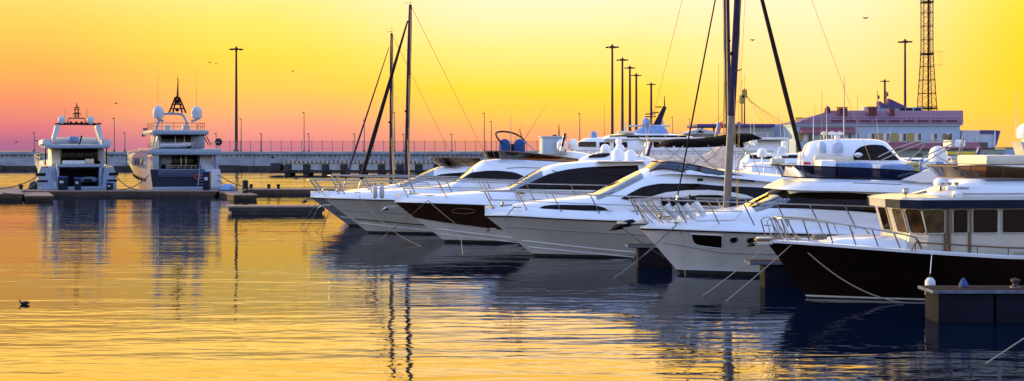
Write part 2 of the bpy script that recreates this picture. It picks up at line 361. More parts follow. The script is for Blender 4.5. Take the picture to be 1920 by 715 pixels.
class Hull:
    def __init__(s, L, B, sheer, rake, fd=.42, fw=.55, pd=2.2, pw=1.6, wl=.86, aft=.06, stempow=1.0):
        s.L, s.B, s.sh, s.R, s.fd, s.fw, s.pd, s.pw, s.wl, s.aft, s.sp = L, B, sheer, rake, fd, fw, pd, pw, wl, aft, stempow
    def S(s, u, t):
        u = max(0.0, u)
        x = s.R * (1 - max(-.3, t)) ** s.sp if t < 1 else 0
        x = x + (s.L - x) * u
        bd = s.B / 2 * (1 - (1 - min(u / s.fd, 1)) ** s.pd) * (1 - s.aft * max(0, (u - .6) / .4))
        bw = s.B / 2 * s.wl * (1 - (1 - min(u / s.fw, 1)) ** s.pw)
        b = bw + (bd - bw) * t ** 1.3 if t > 0 else bw * (1 + t)
        return Vector((x, -b, s.sh(x) * t))
    def u(s, x, t=1): xs = s.R * (1 - t) ** s.sp; return (x - xs) / (s.L - xs)
    def b(s, x): return -s.S(x / s.L, 1).y
    def us(s, n=44): return [(i / n) ** 1.5 for i in range(n + 1)]
    def build(s, parent, m, boot=.04, under=-.12, bootm='antifoul', stripe=None):
        ts = [under, 0, boot, boot + .03] + lsp(boot + .1, 1, 9)
        mb = MB(); mats = [bootm, m] + ([stripe] if stripe else [])
        for sg in (1, -1):
            G = [[Vector((p.x, p.y * sg, p.z)) for p in (s.S(u, t) for t in ts)] for u in s.us()]
            mb.grid(G, 0, lambda i, j: 0 if j < 2 else (2 if stripe and j == 2 else 1))
        P = [s.S(1, t) for t in ts]; mb.grid([[p for p in P], [Vector((p.x, -p.y, p.z)) for p in P]], 1, lambda i, j: 0 if j < 2 else 1)
        return mb.build('hull', mats, parent)
    def deck(s, parent, m='gelcoat', h=.16, inset=.14, camber=.07, u1=1):
        mb = MB(); G = []
        for u in [a * u1 for a in s.us()]:
            p = s.S(u, 1); b = -p.y; row = []
            for f, z in ((1.006, -.02), (1.006, .03), (1.0, .05)): row.append((f * b, z))
            bi = max(0, b - inset * .4); row.append((max(0, bi - inset * .3), h * .8)); bi = max(0, b - inset); row.append((bi, h))
            for k in (.7, .35, 0): row.append((bi * k, h + camber * (1 - k * k)))
            full = [(-y, z) for y, z in row] + [(y, z) for y, z in row[-2::-1]]
            G.append([Vector((p.x, y, p.z + z)) for y, z in full])
        mb.grid(G); return mb.build('deck', m, parent, angle=60)
    def patch(s, name, m, parent, ulist, lo, hi, off=.012, nb=6):
        mb = MB(); patch(mb, s.S, ulist, lo, hi, nb, off, (0, -1, 0)); return twins(mb, name, m, parent)
    def line(s, name, m, parent, us, tf, r=.02, off=.01):
        mb = MB()
        for sg in (1, -1):
            mb.tube([(p.x, (p.y - off) * sg, p.z) for p in (s.S(u, tf(u)) for u in us)], r, 5)
        return mb.build(name, m, parent)

class House:                                             # lofted deckhouse: superellipse sections
    def __init__(s, x0, x1, top, base, hw, n=3.0, tum=.10): s.x0, s.x1, s.top, s.base, s.hw, s.n, s.tum = x0, x1, top, base, hw, n, tum
    def S(s, x, th):
        x = min(max(x, s.x0), s.x1 + .2); th = min(max(th, 0), math.pi); c, q = math.cos(th), max(0, math.sin(th)); e = 2 / s.n
        fz = q ** e; zb = s.base(x); zt = max(s.top(x), zb + .002)
        return Vector((x, -s.hw(x) * math.copysign(abs(c) ** e, c) * (1 - s.tum * fz), zb + (zt - zb) * fz))
    def Z(s, x, z):                                      # side point at height z (near side)
        zb = s.base(x); f = min(max((z - zb) / max(.01, s.top(x) - zb), 0), .985); return s.S(x, math.asin(min(1, f ** (s.n / 2))))
    def build(s, name, m, parent, nx=56, nt=28, xs=None):
        mb = MB(); X = xs or lsp(s.x0, s.x1, nx); T = []
        for i in range(nt + 1):
            t = i / nt; T.append(math.pi * (t + .06 * math.sin(4 * math.pi * t) * -1))
        G = [[s.S(x, t) for t in T] for x in X]; mb.grid(G)
        mb.add(G[-1], [tuple(range(len(T)))[::-1]]); mb.add(G[0], [tuple(range(len(T)))])
        return mb.build(name, m, parent, angle=50)
    def window(s, name, m, parent, xa, xb, lo, hi, off=.015, nx=30, nb=5, mir=True):
        mb = MB(); patch(mb, s.Z, lsp(xa, xb, nx), lambda x: min(lo(x), hi(x)), hi, nb, off, (0, -1, .1)); return twins(mb, name, m, parent)
    def screen(s, name, m, parent, xa, xb, ta, off=.015, nx=18, nb=20, tb=None):
        mb = MB(); f = ta if callable(ta) else (lambda x: ta); patch(mb, s.S, lsp(xa, xb, nx), f, tb or (lambda x: math.pi - f(x)), nb, off, (0, 0, 1)); return mb.build(name, m, parent, angle=80)

def capsule(mb, c, r, h, n=10, mi=0, d=(0, 0, 1)):
    pr = [(.01, 0), (r * .6, r * .25), (r, r * .8), (r, h - r * .8), (r * .6, h - r * .2), (.02, h)]; mb.lathe(pr, c, n, mi)
def fender(loc, label, h=.7, r=.12, m='light_grey', group='hanging fenders'):
    t = thing('fender', label, 'fender', loc, 0, group); mb = MB(); capsule(mb, (0, 0, -h), r, h, 12); mb.build('fender_body', m, t)
    MB().lathe([(.02, 0), (.035, .02), (.035, .08), (.015, .1)], n=8).build('cap', 'black', t); return t
def radome(parent, c, r, h, m='gelcoat', n=18, ped=.0):
    pr = [(r * .55, -ped), (r * .55, 0), (r * .92, .02), (r, h * .12), (r, h * .5)] + [(r * math.cos(a), h * .5 + h * .5 * math.sin(a)) for a in lsp(.15, 1.5, 7)]
    return MB().lathe(pr, c, n).build('radome', m, parent)
def radar_bar(parent, c, w, m='gelcoat', rot=0):
    mb = MB(); mb.lathe([(.12, 0), (.14, .12), (.12, .22)], c, 12); cr, sr = math.cos(rot), math.sin(rot)
    b = MB().rbox(-w / 2, w / 2, -.07, .07, .24, .36, .04); b.v = [(c[0] + x * cr - y * sr, c[1] + x * sr + y * cr, c[2] + z) for x, y, z in b.v]; mb.add(b.v, b.f); return mb.build('radar', m, parent)
def antenna(parent, c, h, r=.012, lean=(0, 0), m='light_grey', name='antenna'):
    return MB().tube([c, (c[0] + lean[0] * .5, c[1] + lean[1] * .5, c[2] + h * .5), (c[0] + lean[0], c[1] + lean[1], c[2] + h)], [r, r * .8, r * .4], 5).build(name, m, parent)
def pipe(parent, pts, r=.02, name='rail', m='steel', n=6, closed=False): return MB().tube(pts, r, n, closed).build(name, m, parent)
def smooth_path(pts, k=6):
    P = [Vector(p) for p in pts]; out = []
    for i in range(len(P) - 1):
        a, b, c, d = P[max(i - 1, 0)], P[i], P[i + 1], P[min(i + 2, len(P) - 1)]
        for j in range(k):
            t = j / k; out.append(.5 * ((2 * b) + (c - a) * t + (2 * a - 5 * b + 4 * c - d) * t * t + (3 * b - a - 3 * c + d) * t ** 3))
    return out + [P[-1]]
def rails(hull, parent, xs, h=.62, lean=.3, inset=.10, z0=.14, r=.017, bow=True, mid=None, taper=None, xr=None):
    g = []; n = len(xs)
    for sg in (-1, 1):
        g.append([(Vector((x, sg * max(.05, hull.b(x) - inset), hull.sh(x) + z0)), Vector((x - lean, sg * max(.06, hull.b(x) - inset * .6), hull.sh(x) + z0 + h * (taper(i / (n - 1)) if taper else 1)))) for i, x in enumerate(xs)])
    top = [q for _, q in g[0]][::-1] + ([Vector((xs[0] - lean - .18, 0, g[0][0][1].z))] if bow else []) + [q for _, q in g[1]]
    if taper: top = [g[0][-1][0]] + top + [g[1][-1][0]]
    gr = MB().tube(smooth_path(top, 3), r * 1.1, 6).build('guard_rail', 'steel', parent)
    if mid:
        for sd_ in g: MB().tube([lerp(a, b, mid) for a, b in sd_], r * .6, 5).build('middle_rail', 'steel', gr)
    for sd_ in g:
        for a, b in sd_: MB().tube([a, b], r, 5).build('stanchion', 'steel', gr)
    return gr
def anchor(parent, c, s=1.0, m='steel', tip=-1):
    x, y, z = c; a = MB(); a.tube([(x + .5 * s, y, z + .06), (x - .1 * s, y, z + .05), (x - .38 * s, y, z - .08 * s)], .035 * s, 6)
    a.add([(x - .55 * s, y, z - .22 * s), (x - .2 * s, y - .2 * s, z - .02), (x - .05 * s, y, z - .16 * s), (x - .2 * s, y + .2 * s, z - .02), (x - .32 * s, y, z + .03)], [(0, 1, 2), (0, 2, 3), (0, 4, 1), (0, 3, 4), (1, 4, 3, 2)])
    o = a.build('anchor', m, parent, smooth=False)
    MB().rbox(x - .2 * s, x + .35 * s, y - .07 * s, y + .07 * s, z - .03, z + .02, .02).build('bow_roller', 'steel', parent); return o
def cleat(parent, c, s=1): 
    x, y, z = c; m = MB(); m.tube([(x - .13 * s, y, z + .06), (x + .13 * s, y, z + .06)], .018 * s, 6); m.tube([(x - .05, y, z), (x - .05, y, z + .06)], .02, 6); m.tube([(x + .05, y, z), (x + .05, y, z + .06)], .02, 6); return m.build('cleat', 'steel', parent)
def rope(a, b, label, sag=.3, r=.014, m='rope', grp='mooring lines', name='mooring_line'):
    a, b = Vector(a), Vector(b); P = []
    for t in lsp(0, 1, 12):
        p = a.lerp(b, t); p.z -= sag * 4 * t * (1 - t); P.append(p - a)
    o = MB().tube(P, r, 6).build(name, m, None, loc=a); return tag(o, label, 'rope', grp)
def flag(loc, label, w=.5, h=.9, mats=('flag_white', 'blue', 'red'), pole=1.2):
    t = thing('flag', label, 'flag', loc); MB().tube([(0, 0, 0), (.25, 0, pole)], .012, 6).build('flagpole', 'steel', t)
    mb = MB(); n = len(mats)
    G = [[Vector((.25 * (1 - i / 8 * h / pole) + .02 + (w * .45) * j / 9 * (1 - .3 * i / 8), .06 * math.sin(j * 1.4 + i * .6), pole - i / 8 * h)) for j in range(10)] for i in range(9)]
    mb.grid(G, 0, lambda i, j: min(n - 1, j * n // 9)); mb.build('cloth', list(mats), t); return t
# ================================================================ water, sea bed ground
wm_ = MB(); wm_.add([(-4000, -60, 0), (4000, -60, 0), (4000, 9000, 0), (-4000, 9000, 0)], [(0, 1, 2, 3)])
struct(wm_.build('water', 'water', smooth=False))
def wp(px, py, z=0.0): D = dist(py, z); return Vector(((px - CX) / F * D, D, z))
q = MB(); q.box(26, 900, 172, 9000, -1, 2.1); struct(q.build('quay_ground', 'ground', smooth=False))
q = MB(); q.box(25.4, 900, 171.3, 172.4, -1, 2.35); struct(q.build('quay_edge', 'concrete', smooth=False))

def band(parent, fr, name, m, low, high, rim='black', thick=.02, rr=.018, back=False):
    """a raked wrap-round screen between a lower and an upper outline, given front to aft on the near side"""
    lo = [fr.p(a, b, -c) for a, b, c in low]; hi = [fr.p(a, b, -c) for a, b, c in high]
    def full(P):
        P2 = smooth_path(P, 4); fx = P2[0]; mid = [Vector((fx.x - .10, k * fx.y * .5, fx.z)) for k in (1, 0, -1)]
        return [Vector((p.x, -p.y, p.z)) for p in P2[::-1]] + [mid[2], mid[1], mid[0]] + P2
    A, B = full(lo), full(hi)
    mb = MB(); mb.grid([A, B]); o = mb.build(name, m, parent, angle=70)
    if rim: MB().tube(B, rr, 6).build('screen_frame', rim, o); MB().tube(A, rr, 6).build('screen_seal', rim, o)
    n = len(A)
    for k in (n // 2 - 4, n // 2 + 4, n // 2 + 8, n // 2 - 8):
        if rim and 0 < k < n: MB().tube([A[k], B[k]], rr * .7, 5).build('screen_post', rim, o)
    return o
def wiper(parent, a, b): MB().tube([a, lerp(a, b, .5) + Vector((0, 0, .03)), b], .018, 5).build('wiper', 'black', parent)
def crv(fr, pts): return curve([fr.at(*p) for p in pts])

# ================================================================ b1  dark trawler, nearest
f = Frame(1437, 37.7, 5)
y1 = f.thing('trawler_yacht', 'dark brown trawler yacht with cream pilothouse, nearest boat at the right edge', 'motor yacht', 'boats moored bow out along the pier')
hl = Hull(15.5, 4.3, crv(f, [(1437, 454, 0), (1470, 456, -.9), (1560, 462, -1.75), (1650, 468, -2.05), (1800, 477, -2.15), (1920, 483, -2.15), (2300, 484, -2.15)]), f.at(1513, 560, 0)[0], fd=.36, fw=.5, wl=.9)
hl.build(y1, 'hull_dark_brown', boot=.02, stripe='cream')
mb = MB()                                                # white bulwark cap
for sg in (-1, 1):
    G = []
    for u in hl.us():
        p = hl.S(u, 1); b = -p.y + .03; G.append([Vector((p.x - .03, sg * b, p.z - .05)), Vector((p.x - .03, sg * (b + .015), p.z + .03)), Vector((p.x, sg * max(0, b - .05), p.z + .05)), Vector((p.x + .02, sg * max(0, b - .22), p.z + .05)), Vector((p.x + .02, sg * max(0, b - .22), p.z - .08))])
    mb.grid(G)
mb.build('bulwark_cap', 'gelcoat', y1, angle=60)
mb = MB(); mb.grid([[Vector((p.x + .05, y * max(0, -p.y - .2), p.z - .1)) for y in (-1, -.5, 0, .5, 1)] for p in (hl.S(u, 1) for u in hl.us())]); mb.build('deck', 'teak', y1)
hs = House(f.x(1545), f.x(1700), crv(f, [(1545, 452, 0), (1570, 444, 0), (1640, 441, 0), (1700, 441, 0)]), lambda x: hl.sh(x) - .1, lambda x: min(1.15, max(.1, hl.b(x) - .55)), 4); hs.build('trunk_cabin', 'gelcoat', y1)
# pilothouse: plan outline, near side
def ring(py, dx=0, grow=0): 
    z = f.at(1740, py, -1.5)[1]; dx += .30; xs = [(f.x(1650, 0) + dx - grow, 0), (f.x(1657, -.5) + dx - grow, .55 + grow * .5), (f.x(1692, -1.1) + dx - .2 - grow * .7, 1.12 + grow), (f.x(1734, -1.5) + dx - .3 - grow * .3, 1.5 + grow), (f.x(1830, -1.5), 1.55 + grow), (f.x(2160, -1.5), 1.55 + grow)]
    return [Vector((x, -y, z)) for x, y in xs[::-1]] + [Vector((x, y, z)) for x, y in xs[1:]]
r0, r1, r2, r3 = ring(486), ring(440, .12), ring(389, -.10), ring(384, -.12)
mb = MB(); mb.grid([r0, r1, r2, r3]); n = len(r0); mb.add(r3, [tuple(range(n))]); mb.add([r0[0], r0[-1], r3[-1], r3[0]], [(0, 1, 2, 3)])
mb.build('pilothouse', 'cream_paint', y1, smooth=False)
def pane(a, b, c, d, u0, u1, v0, v1, m, name='window', off=.02, fm='cream_paint', ch=.06):
    """pane set on the quad a-b (bottom) c-d (top), chamfered corners, with a frame"""
    Q = lambda u, v: lerp(lerp(a, b, u), lerp(d, c, u), v); nrm = (b - a).cross(d - a).normalized(); nrm = -nrm if nrm.y > 0 or (abs(nrm.y) < .05 and nrm.x > 0) else nrm
    cu = ch / max(.1, (b - a).length); cv = ch / max(.1, (d - a).length)
    pts = [(u0 + cu, v0), (u1 - cu, v0), (u1, v0 + cv), (u1, v1 - cv), (u1 - cu, v1), (u0 + cu, v1), (u0, v1 - cv), (u0, v0 + cv)]
    P = [Q(*p) + nrm * off for p in pts]; B = [Q(*p) + nrm * .002 for p in pts]
    mb = MB(); mb.add(P + B, [tuple(range(8))] + [(i, (i + 1) % 8, (i + 1) % 8 + 8, i + 8) for i in range(8)]); o = mb.build(name, m, y1, smooth=False)
    MB().tube(P, .018, 5, True).build('window_frame', fm, o); return o
m5 = n // 2
for i, mm in ((m5 - 1, 'window_skylit'), (m5 - 2, 'window_skylit'), (m5 - 3, 'window_skylit')):
    pane(r1[i], r1[i + 1], r2[i + 1], r2[i], .07, .93, .03, .93, mm, 'front_window')
    j = n - 2 - i; a, b_ = r1[j], r1[j + 1]; pane(a, b_, r2[j + 1], r2[j], .07, .93, .03, .93, 'window', 'front_window')
def sideq(pa, pb): xa, xb = f.x(pa, -1.55), f.x(pb, -1.55); return [Vector((xa, -1.552, r1[0].z)), Vector((xb, -1.552, r1[0].z)), Vector((xb, -1.552, r2[0].z)), Vector((xa, -1.552, r2[0].z))]
for pa, pb, mm in ((1731, 1771, 'window_skylit'), (1786, 1815, 'window'), (1823, 1871, 'window'), (1878, 1928, 'window'), (1938, 1990, 'window'), (2000, 2050, 'window')):
    A = sideq(pa, pb)
    if pa == 1731: A[3].x -= .08; A[0].x += .10; A = [v + Vector((0, -.012, 0)) for v in A]
    pane(*A, 0, 1, .04, .93, mm, 'side_window')
for px in (1774, 1781, 1819): 
    x = f.x(px, -1.6); MB().box(x - .035, x + .035, -1.60, -1.553, hl.sh(x) - .05, r2[0].z + .08).build('teak_post', 'brown_varnish', y1, smooth=False)
# roof with overhanging visor
a0, a1, a2 = ring(391, -.14, .16), ring(375, -.14, .18), ring(371, -.05, .05)
mb = MB(); mb.grid([a0, a1], mf=lambda i, j: 0 if j not in (m5 - 1, m5) else 1); mb.grid([a1, a2, [Vector((p.x + .3, p.y * .5, p.z + .06)) for p in a2], [Vector((max(p.x, a2[m5].x + .6), 0, p.z + .08)) for p in a2]], mf=lambda i, j: 1); mb.add(a0, [tuple(range(n))], 1)  # front fascia facets cream, sunlight painted in; the other facets navy
mb.build('roof', ['navy_paint', 'cream_paint'], y1, smooth=False)
rz = a2[0].z
pipe(y1, [(f.x(1788, -1.4), -1.4, rz + .02), (f.x(1792, -1.4), -1.4, rz + .10), (f.x(2100, -1.4), -1.4, rz + .12)], .02, 'roof_rail')
# roof gear
c = f.p(1764, 372, -.6); c.z = rz; pipe(y1, [c, c + Vector((0, 0, .32))], .03, 'dome_post', 'black'); MB().lathe([(.05, .30), (.20, .33), (.23, .40), (.20, .50), (.11, .56), (.01, .58)], c, 16).build('antenna_dome', 'gelcoat', y1)
c = f.p(1795, 372, -1.32); c.z = rz; rb = MB(); rb.lathe([(.15, 0), (.17, .12), (.12, .2)], c, 12); rb.rbox(c.x - .34, c.x + .34, c.y - .08, c.y + .08, c.z + .22, c.z + .34, .03); ro = rb.build('radar', 'gelcoat', y1)
text('radar_lettering', 'FURUNO', .09, (c.x - .05, c.y - .085, c.z + .25), ro, 'blue')
for k in range(3): MB().lathe([(.02, 0), (.06, .03), (.065, .08), (.03, .1)], (c.x - .28 + .22 * k, c.y + .4, c.z + .34), 10).build('loudspeaker', 'steel', y1)
c = f.p(1698, 375, -.9); c.z = rz - .02; MB().lathe([(.02, 0), (.025, .1), (.09, .14), (.10, .24), (.06, .30), (.01, .31)], c, 14).build('searchlight', 'steel', y1)
c = f.p(1737, 372, -1.0); c.z = rz; pipe(y1, [c + Vector((-.35, 0, .10)), c + Vector((0, 0, .16))], [.015, .05], 'horn'); 
c = f.p(1693, 378, -1.3); MB().ball(c, .06).build('side_light', 'black', y1)
# flybridge
fb = House(f.x(1700), f.x(2150), crv(f, [(1700, 371, 0), (1725, 362, 0), (1760, 352, 0), (1790, 340, 0), (1803, 334, 0), (1850, 333, 0), (2150, 335, 0)]), lambda x: rz - .02, lambda x: .75 + .55 * min(1, max(0, (x - f.x(1700)) / 1.6)), 3.2); fb.build('flybridge_cowl', 'gelcoat', y1)
band(y1, f, 'flybridge_windscreen', 'smoked_brown', [(1812, 334, 1.0), (1850, 334, 1.25), (1920, 335, 1.3), (2040, 337, 1.3)], [(1797, 312, 1.15), (1850, 311, 1.4), (1920, 315, 1.42), (2040, 320, 1.4)], 'teak', rr=.022)
a = f.at(1846, 309, -.9); b_ = f.at(1990, 291, -.9); mb = MB(); mb.rbox(a[0], b_[0], -1.0, 1.0, a[1], b_[1], .08); mb.build('seat_cushion', 'cream', y1)
MB().rbox(a[0] + .02, b_[0], -.95, .95, a[1] - .45, a[1] - .01, .03).build('seat_base', 'gelcoat', y1)
# flared mast housing with dome, right edge
a = f.at(1905, 266, 0); c_ = f.at(1925, 306, 0); mb = MB(); mb.prism([(a[0], a[1]), (a[0] + .95, a[1]), (c_[0] + .55, c_[1] - .4), (c_[0], c_[1] - .4)], -.3, .3); mb.build('mast_housing', 'cream_paint', y1, smooth=False)
radome(y1, (a[0] + .38, 0, a[1] + .08), .33, .5, ped=.08); antenna(y1, (a[0] + .45, -.2, a[1] + .4), 1.0, .02, (.0, 0), 'black'); antenna(y1, (a[0] + .1, .2, a[1] + .1), 1.5, .015)
# rails and bow gear
tp = lambda t: 1 - .55 * t
xs = [f.x(p, -.8) for p in (1486, 1520, 1556, 1592, 1628, 1664, 1700)]
rails(hl, y1, xs, .66, .22, .12, .05, .021, bow=False, taper=lambda t: 1 - .45 * t * t)
for px in (1436, 1456):
    for sg in (-1, 1):
        a = f.x(px); pts = [(a + .12, sg * .34, 1.72), (a - .06, sg * .30, 2.36), (a + .06, sg * .27, 2.44), (a + .20, sg * .27, 2.44), (a + .62, sg * .42, 1.70)]; pipe(y1, pts, .02, 'bow_rail')
xs = [f.x(p, -2) for p in (1716, 1776, 1832, 1890, 1950, 2010)]
pts = [(x, -2.02, hl.sh(x) + .26) for x in xs]; g = pipe(y1, [(xs[0] - .12, -2.02, hl.sh(xs[0]) + .03)] + pts, .024, 'hand_rail', 'brown_varnish')
for x, y, z in pts: pipe(g, [(x, y, z - .26), (x, y, z)], .018, 'stanchion', 'brown_varnish')
MB().rbox(-.35, .5, -.13, .13, 1.72, 1.82, .03).build('bowsprit', 'teak', y1)
an = MB(); an.rbox(-.30, .18, -.12, .12, 1.62, 1.86, .05); an.build('windlass_cover', 'cream', y1)
anchor(y1, (-.3, 0, 1.68), .6, 'black')
cleat(y1, (.8, -.35, 1.74), 1.3); cleat(y1, (7.0, -2.08, hl.sh(7) + .05), 1.5)
mb = MB(); mb.lathe([(.12, 0), (.13, .06), (.07, .09), (.07, .16), (.11, .19), (.02, .21)], (.95, 0, 1.66), 12); mb.build('windlass', 'steel', y1)
mb = MB()
for k in range(9): t_ = k * 1.9; mb.tube([(1.5 + .22 * math.cos(a_ + t_), -.45 + .14 * math.sin(a_ + t_), 1.78 + .016 * k) for a_ in lsp(0, 5.2, 9)], .022, 5)
tag(mb.build('coiled_rope', 'rope', None, loc=f.w((0, 0, .04))), 'grey coil of rope on the bow of the dark trawler yacht', 'rope'); bpy.context.scene.objects['coiled_rope'].rotation_euler = (0, 0, f.psi)
F1 = f; Y1H = hl

# ================================================================ b2  white flybridge yacht with square hull window
f = Frame(1200, 45, 5)
y2 = f.thing('motor_yacht', 'white flybridge yacht with square hull window and porthole, behind the dark trawler', 'motor yacht', 'boats moored bow out along the pier')
hl = Hull(13.0, 4.25, crv(f, [(1202, 428, 0), (1245, 431, -1.1), (1350, 434, -1.9), (1500, 438, -2.05), (1700, 444, -2.1), (1850, 450, -2.1)]), f.at(1275, 513, 0)[0])
hl.build(y2, 'hull_white', boot=.09, stripe='gelcoat'); hl.deck(y2, h=.24, inset=.2)
hl.line('rub_rail', 'black', y2, hl.us(), lambda u: .98, .034, .02); hl.line('knuckle_line', 'grey', y2, [u for u in hl.us() if u > .02], lambda u: .73 - .22 * min(1, u * 6), .020, .01)
def hwin(fr, h, px, py, ly): x, z = fr.at(px, py, ly); return x, z
def hullpoly(fr, h, name, m, parent, pa, pb, hi, lo, ly=-1.85, off=.015, fr_m=None):
    """dark window let into the hull side between two pixel columns, given upper and lower rows"""
    A = lsp(fr.x(pa, ly), fr.x(pb, ly), 16); H_ = fr.line(hi, ly); L_ = fr.line(lo, ly)
    def S(x, z): t = z / h.sh(x); return h.S(h.u(x, t), t)
    mb = MB(); patch(mb, S, A, lambda x: min(L_(x), H_(x)), H_, 6, off, (0, -1, 0)); o = twins(mb, name, m, parent)
    if fr_m:
        for sg in (1, -1):
            ring_ = [S(x, H_(x)) for x in A] + [S(x, L_(x)) for x in A[::-1]]; MB().tube([(p.x, (p.y - off) * sg, p.z) for p in ring_], .022, 5, True).build('window_frame', fr_m, o)
    return o
hullpoly(f, hl, 'hull_window', 'window', y2, 1306, 1363, [(1306, 442), (1358, 443), (1360, 444.5), (1363, 468)], [(1306, 442.5), (1312, 458), (1320, 464), (1363, 469)], fr_m='gelcoat')
for px in (1380, 1409):
    hullpoly(f, hl, 'porthole', 'window', y2, px - 6, px + 6, [(px - 6, 451), (px - 4, 447), (px, 445.3), (px + 4, 447), (px + 6, 451)], [(px - 6, 451), (px - 4, 455), (px, 456.7), (px + 4, 455), (px + 6, 451)], fr_m='steel')
top = crv(f, [(1238, 424, 0), (1258, 410, 0), (1290, 402, 0), (1340, 394, 0), (1392, 387, 0), (1430, 371, 0), (1462, 354, 0), (1480, 340, 0), (1505, 332, 0), (1600, 333, 0), (1700, 337, 0), (1790, 343, 0), (1845, 352, 0)])
hs = House(f.x(1236), f.x(1845), top, lambda x: hl.sh(x) + .18, lambda x: min(1.75, max(.05, hl.b(x) - .42)), 3.4, .12); hs.build('deckhouse', 'gelcoat', y2)
L = lambda pts, ly=-1.6: f.line(pts, ly)
hs.window('saloon_window', 'window', y2, f.x(1422, -1.6), f.x(1656, -1.6), L([(1422, 391), (1476, 391), (1560, 394), (1640, 400), (1656, 404)]), L([(1422, 390), (1470, 371), (1511, 361.5), (1580, 362), (1640, 366), (1656, 402)]))
hs.screen('windscreen', 'windscreen', y2, f.x(1398), f.x(1462), .62)
for k in (-.6, .25): wiper(y2, f.p(1408, 386, k) + Vector((0, 0, .04)), f.p(1440, 368, k - .5) + Vector((0, 0, .05)))
# roof brow: thick eyebrow over the windscreen
br = House(f.x(1446), f.x(1860), crv(f, [(1446, 351, 0), (1462, 344, 0), (1485, 336, 0), (1600, 334, 0), (1860, 344, 0)]), L([(1446, 356), (1480, 357), (1600, 359), (1700, 362), (1860, 366)], -1.8), lambda x: 1.0 + .9 * min(1, max(0, (x - f.x(1446)) / 1.2)) ** .6, 5, .06); br.build('flybridge_deck', 'gelcoat', y2)
mb = MB(); G = [br.Z(x, br.base(x) + .30) for x in lsp(f.x(1600, -1.8), f.x(1690, -1.8), 8)]; mb.tube([p + Vector((0, -.02, 0)) for p in G], .014, 5); mb.build('trim_strip', 'grey', y2)
band(y2, f, 'flybridge_windscreen', 'smoked', [(1502, 333, 1.15), (1545, 334, 1.5), (1680, 337, 1.62), (1790, 338, 1.65)], [(1484, 311, 1.2), (1530, 312.5, 1.6), (1660, 318, 1.75), (1775, 327, 1.75)], rr=.026)
for sg in (-1, 1):                                       # flybridge wings aft
    pts = [(1690, 338), (1722, 325), (1745, 316), (1762, 312), (1792, 313), (1805, 320), (1822, 334), (1845, 350)]
    pl = [f.at(a, b, -1.85) for a, b in pts]; MB().prism(pl, sg * 1.74, sg * 1.86).build('flybridge_wing', 'gelcoat', y2, angle=30)
# seats and folded covers on the flybridge
def cushion(fr, parent, name, m, pa, pb, pt, pbm, y0, y1_, b=.1):
    a = fr.at(pa, pbm, (y0 + y1_) / 2); c = fr.at(pb, pt, (y0 + y1_) / 2); return MB().rbox(a[0], c[0], y0, y1_, a[1], c[1], b).build(name, m, parent)
cushion(f, y2, 'helm_console', 'gelcoat', 1532, 1562, 300, 333, -.9, -.1, .12)
cushion(f, y2, 'seat_cover', 'sky_blue_fabric', 1568, 1628, 304, 333, -1.2, -.2, .16)
cushion(f, y2, 'seat_cover', 'sky_blue_fabric', 1640, 1690, 307, 336, -1.3, 1.2, .14)
cushion(f, y2, 'seat_cover', 'sky_blue_fabric', 1728, 1745, 303, 330, -1.2, 1.2, .1)
tt = thing('life_raft', 'yellow life raft valise on the flybridge of the yacht with square hull window', 'life raft', f.w(f.p(1707, 332, -1.0)), f.psi); MB().rbox(-.28, .28, -.2, .2, 0, .52, .12).build('valise', 'yellow', tt); MB().tube([(-.3, -.21, .12), (-.3, -.21, .40), (.3, -.21, .40), (.3, -.21, .12)], .012, 5).build('strap', 'black', tt)
a = f.p(1759, 312, .2); rd = MB(); rd.lathe([(.20, 0), (.34, .05), (.36, .25), (.34, .5), (.26, .68), (.12, .76), (.01, .78)], (a.x, a.y, a.z - .02), 20); rd = rd.build('satellite_dome', 'gelcoat', y2)
text('dome_lettering', 'marine', .11, (a.x - .30, a.y - .36, a.z + .12), rd, 'ink', (90, 0, -16), .01)
# folded bimini frame
for sg in (-1, 1):
    y = sg * 1.3
    P = lambda px, py: tuple(f.p(px, py, y))
    for pts in ([(1646, 295), (1680, 278), (1722, 264), (1755, 262), (1792, 263)], [(1650, 302), (1690, 283), (1730, 268), (1790, 266)], [(1688, 334), (1712, 310), (1745, 288), (1790, 268)], [(1694, 336), (1725, 310), (1790, 272)], [(1788, 308), (1798, 284), (1806, 256)], [(1792, 310), (1802, 284), (1810, 250)], [(1702, 302), (1724, 283), (1733, 270)], [(1752, 290), (1776, 304), (1790, 314)]):
        pipe(y2, [P(*p) for p in pts], .022, 'bimini_frame')
a = f.p(1752, 262, 0); b_ = f.p(1796, 257, 0); MB().tube([(a.x, -1.3, a.z + .02), (a.x + .15, -.6, a.z + .10), (a.x + .4, 0, a.z + .12), (b_.x - .1, .6, b_.z - .02), (b_.x, 1.3, b_.z - .1)], [.05, .09, .11, .09, .05], 10).build('rolled_bimini', 'navy_fabric', y2)
cushion(f, y2, 'radar_housing', 'gelcoat', 1775, 1803, 263, 276, -.35, .35, .06)
rails(hl, y2, [f.x(p, -1.2) for p in (1222, 1290, 1345, 1405, 1465, 1525, 1590, 1655, 1720)], .80, .42, .14, .24, .023, bow=True)
